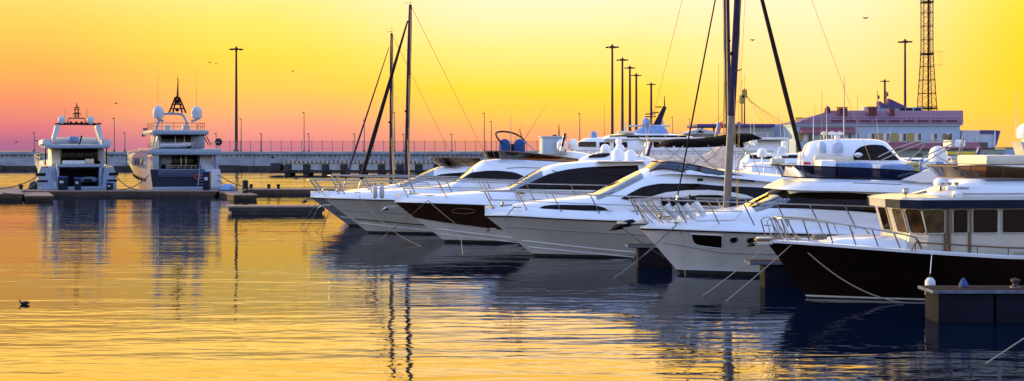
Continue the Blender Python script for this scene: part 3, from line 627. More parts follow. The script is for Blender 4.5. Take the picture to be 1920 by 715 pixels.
# double bow rail racks
for sg in (-1, 1):
    for x0 in (.05, .42, .62):
        y = sg * (.30 + .38 * x0); pipe(y2, [(x0 + .35, y, 1.86), (x0 - .30, y * 1.1, 2.62), (x0 - .05, y * 1.15, 2.62), (x0 + .60, y * 1.25, 1.90)], .017, 'fender_rack')
    pipe(y2, [(-.35, sg * .3, 2.28), (.9, sg * .75, 2.30), (1.7, sg * .95, 2.30)], .015, 'fender_rack')
    xs = [f.x(p, -1.7) for p in (1300, 1308, 1345, 1378, 1388)]; zz = [2.03, 2.0, 2.0, 2.02, 2.36]
    pipe(y2, [(xs[0] - .25, sg * 1.5, 2.32), (xs[1], sg * 1.5, 2.0), (xs[3], sg * 1.6, 2.02), (xs[4] + .1, sg * 1.62, 2.34), (xs[0] - .25, sg * 1.5, 2.34)], .016, 'hand_rail')
MB().rbox(-.85, .35, -.12, .12, 1.78, 1.90, .05).build('bowsprit', 'steel', y2); anchor(y2, (-.55, 0, 1.80), 1.05, 'black')
MB().lathe([(.02, -.45), (.1, -.4), (.13, -.1), (.12, .1), (.02, .2)], n=12).build('anchor_cover', 'black', y2, loc=(-.35, 0, 1.86)).rotation_euler = (0, R(78), 0)
cleat(y2, (1.25, -.75, 1.84), 1.3); cleat(y2, (4.2, -1.85, 1.80)); F2, Y2H = f, hl
for k, lab in enumerate(('foremost white fender standing in the bow rack of the yacht with square hull window', 'second white fender from the bow in the rack of the yacht with square hull window', 'third white fender from the bow in the rack of the yacht with square hull window', 'aftmost and tallest white fender in the bow rack of the yacht with square hull window')):
    t = fender(f.w((.72 + .33 * k, -.55 - .06 * k, 2.72 + (.1 if k == 3 else 0))), lab, .86, .125, 'gelcoat'); t.rotation_euler = (0, R(-36), f.psi); MB().lathe([(.01, .02), (.10, .0), (.128, -.10), (.128, -.2), (.124, -.2)], n=14).build('end_cap', 'black', t)

# ================================================================ b3  white and grey yacht in the middle
f = Frame(909, 52.5, 5)
y3 = f.thing('motor_yacht', 'white yacht with pale grey hull and long dark slit window, under the black bimini', 'motor yacht', 'boats moored bow out along the pier')
hl = Hull(15.8, 4.5, crv(f, [(909, 404, 0), (960, 406, -1.3), (1050, 410, -2.0), (1195, 415, -2.2), (1400, 422, -2.2), (1590, 428, -2.2)]), f.at(1002, 480, 0)[0], pw=1.5)
hl.build(y3, 'hull_grey', boot=.06); hl.deck(y3, h=.34, inset=.34)
hl.line('rub_rail', 'black', y3, hl.us(), lambda u: .98, .034, .02); hl.line('knuckle_line', 'grey', y3, [u for u in hl.us() if u > .015], lambda u: .72 - .10 * min(1, u * 2), .022, .01)
hl.line('spray_rail', 'gelcoat', y3, lsp(.02, .62, 16), lambda u: .40 - .36 * min(1, u / .45), .03, .0); hl.line('spray_rail', 'gelcoat', y3, lsp(.015, .30, 12), lambda u: .24 - .22 * min(1, u / .3), .025, .0)
top = crv(f, [(940, 400, 0), (955, 386, 0), (1000, 377, 0), (1055, 371, 0), (1108, 363, 0), (1150, 345, 0), (1190, 325, 0), (1215, 314, 0), (1250, 310, 0), (1310, 313, 0), (1400, 322, 0), (1480, 330, 0), (1560, 336, 0)])
hs = House(f.x(938), f.x(1565), top, lambda x: hl.sh(x) + .16, lambda x: min(1.8, max(.05, hl.b(x) - .30)), 3.2, .12); hs.build('deckhouse', 'gelcoat', y3)
L = lambda pts, ly=-1.6: f.line(pts, ly)
hs.window('slit_window', 'window', y3, f.x(1014, -1.4), f.x(1138, -1.4), L([(1014, 392), (1035, 394.5), (1080, 395.5), (1138, 394.5)], -1.4), L([(1014, 391), (1025, 387), (1055, 385), (1110, 385), (1130, 389), (1138, 394)], -1.4), off=.02)
hs.window('saloon_window', 'window', y3, f.x(1166, -1.7), f.x(1475, -1.7), L([(1166, 373.5), (1180, 376), (1260, 375), (1475, 378)], -1.7), L([(1166, 372.5), (1185, 362), (1212, 350), (1245, 345), (1300, 345), (1350, 349), (1420, 352), (1475, 356)], -1.7), nx=50, off=.02)
hs.screen('windscreen', 'windscreen', y3, f.x(1110), f.x(1196), lambda x: .66 + .12 * (x - f.x(1110)), nx=22)
for k in (-.9, .1): wiper(y3, f.p(1125, 361, k) + Vector((0, 0, .06)), f.p(1160, 343, k - .5) + Vector((0, 0, .06)))
# sweeping wing with second saloon window
for sg in (-1, 1):
    up = [(1208, 375), (1225, 368), (1250, 361), (1290, 357), (1330, 356.5), (1370, 360), (1400, 366), (1425, 376)]
    pl = [f.at(a, b, -2.0) for a, b in up] + [f.at(1425, 412, -2.0), f.at(1208, 405, -2.0)]; w = MB().prism(pl, sg * 1.86, sg * 1.98).build('side_wing', 'gelcoat', y3, angle=30)
    up = [(1262, 378), (1280, 370), (1310, 366), (1345, 366), (1380, 370), (1405, 378)]; lo = [(1405, 385), (1345, 386), (1262, 385)]
    pl = [f.at(a, b, -2.0) for a, b in up + lo]; MB().prism(pl, sg * 1.975, sg * 2.0).build('wing_window', 'window', w, angle=30)
MB().rbox(f.x(1308, -1.8), f.x(1318, -1.8), -1.86, -1.70, f.at(1310, 340, -1.8)[1], f.at(1310, 335, -1.8)[1], .02).build('vent', 'black', y3)
fb = House(f.x(1214), f.x(1520), crv(f, [(1214, 316, 0), (1235, 306, 0), (1262, 305, 0), (1320, 313, 0), (1400, 322, 0), (1520, 332, 0)]), lambda x: top(x) - .35, lambda x: 1.25 + .35 * min(1, (x - f.x(1214)) / 1.5), 3); fb.build('flybridge_cowl', 'gelcoat', y3)
band(y3, f, 'flybridge_windscreen', 'smoked', [(1216, 322, .9), (1245, 316, 1.35), (1320, 331, 1.6), (1415, 341, 1.6)], [(1238, 304, .9), (1262, 304, 1.3), (1330, 316, 1.5), (1415, 336, 1.5)], 'black')
cv = House(f.x(1252), f.x(1424), crv(f, [(1252, 308, 0), (1275, 306, 0), (1340, 318, 0), (1405, 330, 0), (1424, 340, 0)]), lambda x: top(x) - .1, lambda x: 1.25, 2.5); cv.build('flybridge_cover', 'black_fabric', y3)
MB().rbox(f.x(1240), f.x(1275), -.8, .8, fb.top(f.x(1250)) - .02, fb.top(f.x(1250)) + .09, .04).build('visor', 'beige_fabric', y3)
bt = crv(f, [(1238, 271, 0), (1250, 263, 0), (1270, 260.5, 0), (1300, 260, 0), (1340, 256, 0), (1380, 250, 0), (1402, 250, 0), (1417, 258, 0)]); bb = crv(f, [(1238, 276, 0), (1265, 273, 0), (1290, 277, 0), (1340, 275, 0), (1400, 264, 0), (1417, 261, 0)])
bi = House(f.x(1238), f.x(1417), bt, bb, lambda x: 1.05 + .1 * math.sin(x * 1.4), 2.3, 0); bi.build('bimini_top', 'black_fabric', y3)
for sg in (-1, 1):
    P = lambda px, py: tuple(f.p(px, py, sg * 1.15))
    for pts in ([(1243, 275), (1290, 305), (1345, 332)], [(1282, 273), (1262, 290), (1254, 300)], [(1296, 276), (1330, 308), (1360, 330)], [(1327, 272), (1342, 290), (1356, 272)], [(1322, 305), (1342, 290)], [(1278, 330), (1312, 296)], [(1372, 266), (1410, 292), (1428, 336)], [(1412, 262), (1388, 300), (1376, 330)]): pipe(y3, [P(*p) for p in pts], .018, 'bimini_frame')
rails(hl, y3, [f.x(p, -1.3) for p in (930, 990, 1052, 1120, 1190, 1262, 1335, 1410)], .76, .40, .22, .26, .024, bow=True, mid=.5)
anchor(y3, (.28, 0, 1.15), .5, 'rubber'); cleat(y3, (1.3, -.9, hl.sh(1.3) + .3), 1.3); cleat(y3, (5, -2.0, hl.sh(5) + .32))
F3, Y3H = f, hl
# ================================================================ b4  brown-sided yacht with hardtop
f = Frame(740, 60.5, 5)
y4 = f.thing('motor_yacht', 'white hardtop yacht with dark brown topsides and two white radomes on its roof', 'motor yacht', 'boats moored bow out along the pier')
hl = Hull(14.2, 4.3, crv(f, [(740, 379, 0), (790, 381, -1.3), (860, 383, -2.0), (955, 386, -2.15), (1250, 392, -2.15)]), f.at(836, 452, 0)[0], pw=1.5)
hl.build(y4, 'hull_white', boot=.06); hl.deck(y4, h=.34, inset=.32)
tl = lambda u: .62 - .30 * min(1, u / .35) ** .8
hl.patch('topside_band', 'hull_brown', y4, hl.us(), tl, lambda u: .985, .012, 8)
hl.line('rub_rail', 'black', y4, hl.us(), lambda u: .985, .03, .02); hl.line('trim_line', 'steel', y4, hl.us(), tl, .016, .012)
hl.line('spray_rail', 'gelcoat', y4, lsp(.03, .62, 16), lambda u: .36 - .33 * min(1, u / .45), .03, 0); hl.line('spray_rail', 'gelcoat', y4, lsp(.02, .3, 10), lambda u: .22 - .2 * min(1, u / .3), .022, 0)
for sg in (-1, 1):
    x0, z0 = f.at(870, 397, -2.0); P = []
    for a in range(20):
        an_ = 2 * math.pi * a / 20; x = x0 + .55 * math.cos(an_); z = z0 + .13 * math.sin(an_); p = hl.S(hl.u(x, z / hl.sh(x)), z / hl.sh(x)); P.append((p.x, sg * (-p.y + .016) * 1, p.z))
    mb = MB(); mb.add(P, [tuple(range(20))]); o = mb.build('oval_porthole', 'window', y4, smooth=False); MB().tube(P, .028, 5, True).build('porthole_rim', 'rim_brown', o)
top = crv(f, [(764, 377, 0), (780, 369, 0), (830, 363, 0), (900, 357, 0), (948, 351, 0), (980, 334, 0), (1015, 316, 0), (1035, 309, 0), (1070, 304, 0), (1120, 301, 0), (1170, 301, 0), (1204, 304, 0)])
hs = House(f.x(762), f.x(1204), top, lambda x: hl.sh(x) + .16, lambda x: min(1.72, max(.05, hl.b(x) - .32)), 3.2, .12); hs.build('deckhouse', 'gelcoat', y4)
L = lambda pts, ly=-1.6: f.line(pts, ly)
hs.window('saloon_window', 'window', y4, f.x(972, -1.6), f.x(1200, -1.6), L([(972, 355), (1060, 356), (1200, 358)]), L([(972, 354), (1000, 341), (1035, 326), (1075, 317.5), (1120, 313.5), (1200, 311)]), nx=40, off=.02)
hs.screen('windscreen', 'windscreen', y4, f.x(952), f.x(1012), .60); wiper(y4, f.p(962, 348, -.4) + Vector((0, 0, .05)), f.p(990, 333, -1.0) + Vector((0, 0, .06)))
G = [hs.S(f.x(a), b) + Vector((0, 0, .012)) for a, b in ((1030, .9), (1040, .75), (1050, .62))]; MB().tube(G, .02, 5).build('sunroof_seam', 'black', y4)
for sg in (-1, 1):
    arc = [(1045, 327), (1080, 322), (1120, 322), (1150, 328), (1170, 336)]; MB().tube([hs.Z(f.x(a, -1.6), f.at(a, b, -1.6)[1]) * 1 + Vector((0, -.03, 0)) for a, b in arc] if sg < 0 else [Vector((p.x, -p.y, p.z)) for p in [hs.Z(f.x(a, -1.6), f.at(a, b, -1.6)[1]) + Vector((0, -.03, 0)) for a, b in arc]], .018, 5).build('window_mullion', 'hull_brown', y4)
RL = MB().rbox(f.x(1112), f.x(1212), -1.35, 1.35, f.at(1160, 303.5)[1], f.at(1160, 301.2)[1], .02); RL.build('hardtop_edge', 'gelcoat', y4)
for px, ly, h_ in ((1157, -.6, .60), (1182, -.2, .56)): p = f.p(px, 302, ly); radome(y4, (p.x, p.y, p.z), .28, h_, ped=.1)
text('registration', 'YAF 00-49', .17, (f.x(958, -1.6), hs.Z(f.x(980, -1.6), f.at(980, 376, -1.6)[1]).y - .10, f.at(958, 377, -1.6)[1]), y4, 'ink', ext=.01)
hs2 = pipe(y4, [hs.Z(x, hl.sh(x) + .26) + Vector((0, -.02, 0)) for x in lsp(f.x(930, -1.6), f.x(1080, -1.6), 8)], .014, 'trim_strip', 'grey')
MB().rbox(f.x(968, -1.9), f.x(984, -1.9), -1.98, -1.75, f.at(975, 364, -1.9)[1], f.at(975, 361, -1.9)[1], .02).build('step_pad', 'teak', y4)
rails(hl, y4, [f.x(p, -1.3) for p in (765, 838, 920, 1000, 1082, 1165)], .82, .42, .2, .26, .024, bow=True, mid=.5)
cleat(y4, (1.7, -1.2, hl.sh(2) + .3), 1.3); anchor(y4, (-.2, 0, 1.72), .85); F4, Y4H = f, hl
flag(f.w((f.x(1200), -.8, f.at(1200, 312, -.8)[1])), 'white blue and red flag at the stern of the brown-sided hardtop yacht', .5, .72)
# ================================================================ b5  flybridge yacht with blue covered helm seats
f = Frame(606, 67, 5)
y5 = f.thing('motor_yacht', 'white flybridge yacht with amber screen and blue covered helm seats, left of the brown-sided yacht', 'motor yacht', 'boats moored bow out along the pier')
hl = Hull(15.2, 4.5, crv(f, [(606, 371, 0), (655, 373, -1.3), (745, 375, -2.1), (900, 379, -2.25), (1130, 384, -2.25)]), f.at(692, 437, 0)[0], pw=1.5)
hl.build(y5, 'hull_grey', boot=.06); hl.deck(y5, h=.30, inset=.3)
hl.line('rub_rail', 'black', y5, hl.us(), lambda u: .98, .036, .02); hl.line('knuckle_line', 'grey', y5, [u for u in hl.us() if u > .015], lambda u: .66 - .08 * min(1, u * 2), .022, .01)
hl.line('chine_line', 'antifoul', y5, lsp(.02, 1, 24), lambda u: .42 - .27 * min(1, u / .5), .035, 0); hl.line('spray_rail', 'gelcoat', y5, lsp(.015, .5, 12), lambda u: .30 - .28 * min(1, u / .4), .03, 0)
top = crv(f, [(628, 369, 0), (650, 362, 0), (700, 356, 0), (760, 352, 0), (820, 348, 0), (846, 342, 0), (868, 328, 0), (888, 311, 0), (908, 300, 0), (950, 297, 0), (1020, 298, 0), (1080, 301, 0), (1130, 306, 0)])
hs = House(f.x(626), f.x(1130), top, lambda x: hl.sh(x) + .16, lambda x: min(1.8, max(.05, hl.b(x) - .35)), 3.2, .12); hs.build('deckhouse', 'gelcoat', y5)
L = lambda pts, ly=-1.6: f.line(pts, ly)
hs.window('saloon_window', 'window', y5, f.x(866, -1.6), f.x(990, -1.6), L([(866, 337), (930, 338), (990, 337)]), L([(866, 336), (888, 324), (925, 320.5), (960, 323), (990, 334)]), off=.02)
hs.screen('windscreen', 'windscreen', y5, f.x(847), f.x(884), .55); wiper(y5, f.p(852, 341, -.4) + Vector((0, 0, .05)), f.p(868, 328, -1) + Vector((0, 0, .06)))
pipe(y5, [hs.Z(f.x(a, -1.7), f.at(a, b, -1.7)[1]) + Vector((0, -.02, 0)) for a, b in ((950, 316), (980, 314), (1030, 316), (1080, 320))], .02, 'trim_strip', 'grey')
band(y5, f, 'flybridge_windscreen', 'smoked_brown', [(914, 297, .9), (950, 298, 1.4), (1010, 301, 1.6), (1085, 305, 1.6)], [(907, 284, .95), (950, 284, 1.45), (1010, 289, 1.65), (1085, 299, 1.65)], 'brown_varnish', rr=.03)
for px, ly in ((946, -.5), (974, -.5)):
    a = f.p(px, 285, ly); MB().lathe([(.28, -.25), (.30, 0), (.32, .25), (.31, .45), (.24, .62), (.10, .70), (.01, .71)], a, 16).build('seat_cover', 'blue_fabric', y5)
cushion(f, y5, 'helm_console', 'navy_fabric', 956, 978, 270, 297, -.3, .8, .1)
pipe(y5, smooth_path([f.p(942, 270, -.9), f.p(932, 258, -.7), f.p(931, 249, -.2), f.p(946, 247, .3), f.p(965, 251, .7), f.p(980, 260, .2), f.p(985, 268, -.4)], 5), .055, 'radar_arch', 'navy_paint')
for sg in (-1, 1): pipe(y5, [f.p(982, 264, sg * .8), f.p(1018, 296, sg * 1.2)], .03, 'arch_strut', 'steel')
antenna(y5, tuple(f.p(958, 283, 0)), 1.9, .03, (0, 0), 'grey', 'mast_pole'); antenna(y5, tuple(f.p(965, 262, 0)), .9, .014, (.5, 0), 'wire_dark'); antenna(y5, tuple(f.p(983, 262, 0)), 1.9, .014, (1.2, 0), 'wire_dark'); antenna(y5, tuple(f.p(978, 258, .2)), .5, .03, (-.12, 0), 'black')
rails(hl, y5, [f.x(p, -1.3) for p in (634, 645, 700, 780, 850, 925, 1000)], .98, .46, .2, .24, .028, bow=True, mid=.5)
anchor(y5, (.1, 0, 1.5), .8); cleat(y5, (1.9, -1.2, hl.sh(2) + .28), 1.3); F5, Y5H = f, hl
for k, px in enumerate((703, 716)):
    fender(f.w(f.p(px, 347, -2.32)), ('left of the two pale fenders hung from the bow rail of the amber-screen yacht', 'right of the two pale fenders hung from the bow rail of the amber-screen yacht')[k], .72, .13)
# ================================================================ b6  farthest motor yacht of the row
f = Frame(582, 73.5, 5)
y6 = f.thing('motor_yacht', 'white motor yacht with pink tinted flybridge screen, farthest left of the moored row', 'motor yacht', 'boats moored bow out along the pier')
hl = Hull(13.2, 4.0, crv(f, [(582, 370, 0), (630, 372, -1.2), (720, 374, -1.9), (1000, 380, -1.95)]), f.at(655, 424, 0)[0], pw=1.5)
hl.build(y6, 'hull_shaded', boot=.06); hl.deck(y6, h=.30, inset=.3); hl.line('rub_rail', 'black', y6, hl.us(), lambda u: .98, .036, .02)
hl.line('chine_line', 'antifoul', y6, lsp(.02, 1, 24), lambda u: .46 - .27 * min(1, u / .5), .03, 0); hl.line('spray_rail', 'gelcoat', y6, lsp(.02, .5, 12), lambda u: .34 - .3 * min(1, u / .4), .03, 0)
top = crv(f, [(600, 369, 0), (625, 362, 0), (680, 353, 0), (745, 344, 0), (775, 333, 0), (800, 322, 0), (830, 311, 0), (870, 307, 0), (960, 312, 0)])
hs = House(f.x(598), f.x(960), top, lambda x: hl.sh(x) + .16, lambda x: min(1.6, max(.05, hl.b(x) - .35)), 3.0, .12); hs.build('deckhouse', 'gelcoat', y6)
L = lambda pts, ly=-1.5: f.line(pts, ly)
hs.window('saloon_window', 'window', y6, f.x(800, -1.5), f.x(900, -1.5), L([(800, 337), (900, 339)]), L([(800, 336), (830, 327), (900, 322)])); hs.screen('windscreen', 'windscreen', y6, f.x(750), f.x(812), .6)
band(y6, f, 'flybridge_windscreen', 'smoked_brown', [(828, 312, .8), (850, 312, 1.2), (905, 312, 1.3)], [(808, 296, .85), (840, 296, 1.3), (900, 297, 1.35)], 'brown_varnish')
a = f.p(848, 304, -.6); MB().ball((a.x, a.y, a.z), .62, .33).build('seat_cover', 'purple', y6)
rails(hl, y6, [f.x(p, -1.3) for p in (598, 606, 650, 700, 760, 820)], .8, .62, .15, .24, .028, bow=True, mid=.5)
anchor(y6, (-.1, 0, 1.55), .9, 'rubber'); F6, Y6H = f, hl

def hatch(par, hs, x, y, w=.5):
    z = hs.top(x) - .035; mb = MB(); mb.rbox(x - w / 2, x + w / 2, y - w / 2, y + w / 2, z, z + .055, .02); o = mb.build('deck_hatch', 'window', par); MB().rbox(x - w / 2 - .04, x + w / 2 + .04, y - w / 2 - .04, y + w / 2 + .04, z - .03, z + .025, .015).build('hatch_frame', 'light_grey', o)
class _T:                                                 # stand-in giving the deck height for hatches
    def __init__(s, h, a): s.top = lambda x: h.sh(x) + a
for y_, h_, a, pts in ((y2, Y2H, .40, ((1.0, 0), (1.7, .0))), (y3, Y3H, .42, ((1.0, 0),)), (y4, Y4H, .40, ((1.0, 0), (1.1, .5))), (y5, Y5H, .38, ((.9, 0),)), (y6, Y6H, .38, ((.9, 0),))):
    for x, yy in pts: hatch(y_, _T(h_, a), x, yy, .34)
    mb = MB(); mb.lathe([(.13, 0), (.14, .05), (.07, .08), (.06, .18), (.11, .2), (.02, .23)], (.75, 0, h_.sh(.7) + a - .06), 12); mb.build('windlass', 'steel', y_)
# ================================================================ sailing boats
def sailboat(fr, label, L_, B_, sheer, mast_px, mtop, mlean=0, rad=.1, mm='mast_dark', jib=.10, spr=(.45, .75), boomcover=None, group='sailing boats', cabin=.45, jm='mast_dark', stays='wire', lower=None, rs=1.0):
    t = fr.thing('sailing_boat', label, 'sailing boat', group)
    h = Hull(L_, B_, lambda x: sheer + .25 * (1 - x / L_), .9, fd=.55, fw=.7, pd=1.9, aft=.25); h.build(t, 'hull_white', boot=.05); h.deck(t, h=.1, inset=.1)
    hs = House(1.8, L_ * .7, lambda x: h.sh(x) + .08 + cabin * min(1, (x - 1.8) / 1.5), lambda x: h.sh(x) + .05, lambda x: min(B_ * .33, max(.05, h.b(x) - .4)), 3.2); hs.build('coachroof', 'gelcoat', t)
    mx = fr.x(mast_px); zb = h.sh(mx) + .1 + cabin
    top = Vector((mx + mlean, 0, mtop)); base = Vector((mx, 0, zb))
    pts = [lerp(base, top, k / 8) for k in range(9)]
    mast = MB().tube(pts, [rad] * 7 + [rad * .9, rad * .7], 10, sc=(1.3, .8)).build('mast', mm, t)
    if lower: MB().tube([lerp(base, top, 0), lerp(base, top, lower)], [rad * 1.06, rad * 1.04], 10, sc=(1.3, .8)).build('mast_sleeve', 'mast_alu', mast)
    MB().lathe([(.03, 0), (.10, .05), (.10, .12), (.02, .16)], lerp(base, top, .42) + Vector((-.12, 0, 0)), 8).build('steaming_light', 'black', mast)
    bow = Vector((.25, 0, h.sh(0) + .1)); j0 = lerp(bow, top, .03); j1 = lerp(bow, lerp(base, top, .96), .98)
    MB().tube([j0, lerp(j0, j1, .05)], .03, 6).build('furler', 'steel', t); MB().tube([lerp(j0, j1, .05), lerp(j0, j1, .3), lerp(j0, j1, .7), lerp(j0, j1, .97)], [jib * .8, jib, jib * .7, jib * .35], 8).build('furled_sail', jm, t)
    stern = Vector((L_ - .2, 0, h.sh(L_) + .1)); MB().tube([top, stern], .018 * rs, 5).build('backstay', stays, t)
    for sg in (-1, 1):
        prev = top; ch = Vector((mx + .25, sg * h.b(mx) * .95, h.sh(mx) + .05))
        for s in sorted(spr, reverse=True):
            p = lerp(base, top, s); tip = p + Vector((.12, sg * B_ * .30, .04)); MB().tube([p, tip], [.03, .02], 5).build('spreader', mm, mast); MB().tube([prev, tip], .017 * rs, 4).build('shroud', stays, t); prev = tip
            MB().tube([p, ch], .016 * rs, 4).build('shroud', stays, t)
        MB().tube([prev, ch], .017 * rs, 4).build('shroud', stays, t)
    antenna(mast, tuple(top), .5, .012, (0, 0), 'black', 'wind_vane'); MB().tube([top + Vector((-.35, 0, .1)), top + Vector((.1, 0, .12))], .015, 5).build('anemometer', 'black', mast)
    bz = zb + (.75 if not boomcover else 1.9); e = Vector((mx + L_ * .36, 0, bz + .05))
    if boomcover:
        bd_ = House(mx + .1, mx + boomcover, lambda x: bz + .45 - .16 * (x - mx) / boomcover + .9 * max(0, 1 - (x - mx) / 1.6), lambda x: bz - .35 - .12 * math.sin(math.pi * (x - mx) / boomcover), lambda x: .55, 2.0, .3); bd_.build('boom_tent', 'beige_fabric', t)
    else: MB().tube([(mx, 0, bz), tuple(e)], .07, 8).build('boom', mm, t); MB().tube([(mx + .2, 0, bz + .14), tuple(e + Vector((-.2, 0, .12)))], [.16, .10], 8).build('sail_cover', 'navy_fabric', t)
    xs = lsp(.5, L_ * .8, 6); rails(h, t, xs, .6, .0, .08, .1, .014, bow=True)
    return t
sailboat(Frame(634, 88, 4), 'sailing boat with the shorter of the two bare masts, behind the farthest yachts', 9.6, 3.1, 1.2, 733, world(733, 62, 88).z, .05, .095, spr=(.35, .66), jib=.07, cabin=.3)
sailboat(Frame(662, 82, 4), 'sailing boat with the taller mast and thick furled jib, behind the farthest yachts', 10.4, 3.2, 1.25, 761, world(770, 8, 82).z, .30, .11, spr=(.30, .66), jib=.15, cabin=.3, jm='black')
sailboat(Frame(1248, 48.9, 3), 'sailing boat whose tall silvery mast stands beside the pale boom tent', 9.5, 2.5, 1.15, 1361, 17.5, .85, .112, spr=(.38, .72), jib=.035, mm='mast_dark', lower=.27, cabin=.12, jm='black', stays='wire', rs=.5)
sailboat(Frame(1530, 76, 176), 'sailing boat with beige boom tent and black furled jib, bow to the right', 11.5, 3.4, 1.2, 1368, 24, .35, .14, spr=(.30, .55, .8), jib=.15, boomcover=5.6, jm='black')
# ================================================================ floating finger pontoons between the boats
def finger(x0, x1, y0, y1, label, fl0=.45, lip=.45):
    t = thing('finger_pontoon', label, 'pontoon', (x0, y0, 0), 0, 'finger pontoons between the moored boats')
    L_ = x1 - x0; w = y1 - y0
    d = MB(); d.rbox(0, L_, -.02, w + .02, .76, .86, .02); d.build('walkway', 'walkway_wood', t, angle=30)
    d = MB(); d.rbox(-.02, L_, -.07, -.025, .77, .85, .01); d.rbox(-.05, .0, -.07, w + .05, .77, .85, .01); d.build('edge_beam', 'edge_blue', t)
    k = lip; 
    while k < L_ - .3:
        e = min(k + 1.5, L_); MB().rbox(k, e - .05, .02, w - .02, -.15, .755, .05).build('float', 'float_blue', t); k = e + .02
    return t
p = wp(1730, 608); finger(p.x + .36, p.x + 13, 32.2, 33.3, 'finger pontoon with blue edged walkway in front of the dark trawler yacht', lip=.12)
finger((1408 - CX) / F * 40.3, 20, 40.3, 41.2, 'finger pontoon end showing between the dark trawler and the square-window yacht')
finger((1178 - CX) / F * 47.5, (1262 - CX) / F * 47.5, 47.3, 48.2, 'short finger pontoon end under the bow of the square-window yacht', lip=.35)
t = thing('mooring_bollard', 'small blue capped bollard on the finger pontoon beside the dark trawler', 'bollard', (p.x + 1.35, 32.8, .86)); MB().lathe([(.12, 0), (.12, .10), (.10, .12), (.05, .22), (.01, .26)], n=14).build('cap', 'blue_fabric', t); MB().lathe([(.15, 0), (.15, .03), (.1, .04)], n=14).build('flange', 'rubber', t)
t = thing('mooring_bollard', 'dark bollard on the finger pontoon at the right edge of the picture', 'bollard', (13.35, 32.8, .86)); MB().lathe([(.10, 0), (.07, .12), (.12, .16), (.12, .22), (.01, .25)], n=14).build('cap', 'rubber', t); MB().lathe([(.15, 0), (.15, .03), (.1, .04)], n=14).build('flange', 'steel', t)
t = fender(Vector(((1744 - CX) / F * 33.9, 33.9, 1.02)), 'pale round fender hanging at the end of the finger pontoon beside the trawler', .6, .14, 'light_grey')
rope(F1.w((F1.x(1746, -2.1), -2.15, Y1H.sh(5) + .04)), Vector(((1744 - CX) / F * 33.9, 33.9, 1.1)), 'thin white line holding the round fender against the dark trawler', 0, .010, 'flag_white')
# ================================================================ mooring ropes
rope(F1.w((.75, -.42, 1.74)), wp(1360, 566), 'taut pale rope from the trawler bow cleat down to the water', .03, .016)
rope(F1.w((-.05, -.1, 1.55)), wp(1318, 555), 'taut grey rope from under the trawler anchor down to the water', .03, .014)
rope(F1.w((.80, -.46, 1.74)), F1.w((3.6, -1.75, .02)), 'slack knotted rope hanging along the dark trawler bow', .35, .018)
rope(F1.w((8.2, -2.1, 1.3)), Vector((15.5, 32.8, 1.0)), 'black rope from the trawler side cleat to the pontoon', .1, .022, 'rope_dark')
rope(Vector((13.6, 28.6, 1.3)), wp(1848, 682), 'olive rope running into the water at the bottom right corner', 0, .016)
rope(F2.w((1.2, -.8, 1.86)), wp(1160, 520), 'dark rope from the bow cleat of the square-window yacht to the water at left', .02, .014, 'rope_dark')
rope(F2.w((1.28, -.86, 1.86)), F2.w((1.45, -1.0, 0)), 'thin rope hanging straight down the bow of the square-window yacht', 0, .012)
rope(F2.w((-.7, 0, 1.72)), F2.w((.9, -.1, .6)), 'black rope stretched from the anchor down the stem of the square-window yacht', .05, .016, 'rope_dark')
rope(F2.w((.5, -.2, 1.0)), wp(1150, 522), 'pale rope from the stem of the square-window yacht to the water', .02, .014)
rope(F3.w((1.2, -.95, 2.15)), F3.w((.75, -.75, 1.55)), 'short rope looped from the bow cleat of the slit-window yacht', -.05, .018, 'rope_dark')
rope(F4.w((1.6, -1.3, 2.1)), F4.w((2.9, -1.7, 1.0)), 'pale rope slanting over the brown side of the hardtop yacht', .03, .016)
rope(F4.w((1.6, -1.3, 2.1)), wp(700, 455), 'rope from the bow cleat of the hardtop yacht to the water at left', .1, .014, 'rope_dark')
rope(F4.w((3.2, -.2, .5)), wp(868, 478), 'rope from the bow of the hardtop yacht under water near the slit-window yacht', .02, .014)
rope(F4.w((.5, -.1, 1.3)), wp(712, 452), 'pale rope from the stem of the hardtop yacht to the water', .02, .014)
rope(F5.w((2.0, -1.4, 2.0)), wp(790, 462), 'dark rope from the bow cleat of the amber-screen yacht crossing its hull', .35, .018, 'rope_dark')
rope(F5.w((.4, 0, 1.5)), wp(602, 440), 'rope from the stem of the amber-screen yacht to the glittering water', .02, .014, 'rope_dark')
rope(F6.w((.4, -.2, 1.45)), wp(563, 427), 'leftmost dark rope from the farthest yacht of the row to the water', .02, .015, 'rope_dark')
rope(F6.w((.6, -.2, 1.35)), wp(573, 433), 'second dark rope from the farthest yacht of the row to the water', .02, .015, 'rope_dark')
rope(F6.w((1.3, -.2, .9)), wp(592, 437), 'short rope from the stem of the farthest yacht of the row', .02, .013, 'rope_dark')

# ================================================================ boats beyond the pier
def backboat(fr, label, name, L_, B_, sheer, tops, x0, x1, win=None, extra=None, hm='hull_white', n=3.0, hw=1.5, group='boats behind the front row', wm='window'):
    t = fr.thing(name, label, 'motor yacht', group)
    h = Hull(L_, B_, lambda x: sheer, 1.6); h.build(t, hm, boot=.03); h.deck(t, h=.2, inset=.2)
    hs = House(min(fr.x(x0), fr.x(x1)), max(fr.x(x0), fr.x(x1)), crv(fr, [(a, b, 0) for a, b in tops]), lambda x: h.sh(x) + .1, lambda x: min(hw, max(.1, h.b(x) - .3)), n, .1); hs.build('deckhouse', 'gelcoat', t)
    if win:
        for pa, pb, hi, lo in win: 
            ly = -hw if fr.c > 0 else hw; xa, xb = sorted((fr.x(pa, ly), fr.x(pb, ly))); hs.window('window', wm, t, xa, xb, fr.line(lo, ly), fr.line(hi, ly), off=.03)
    return t, h, hs
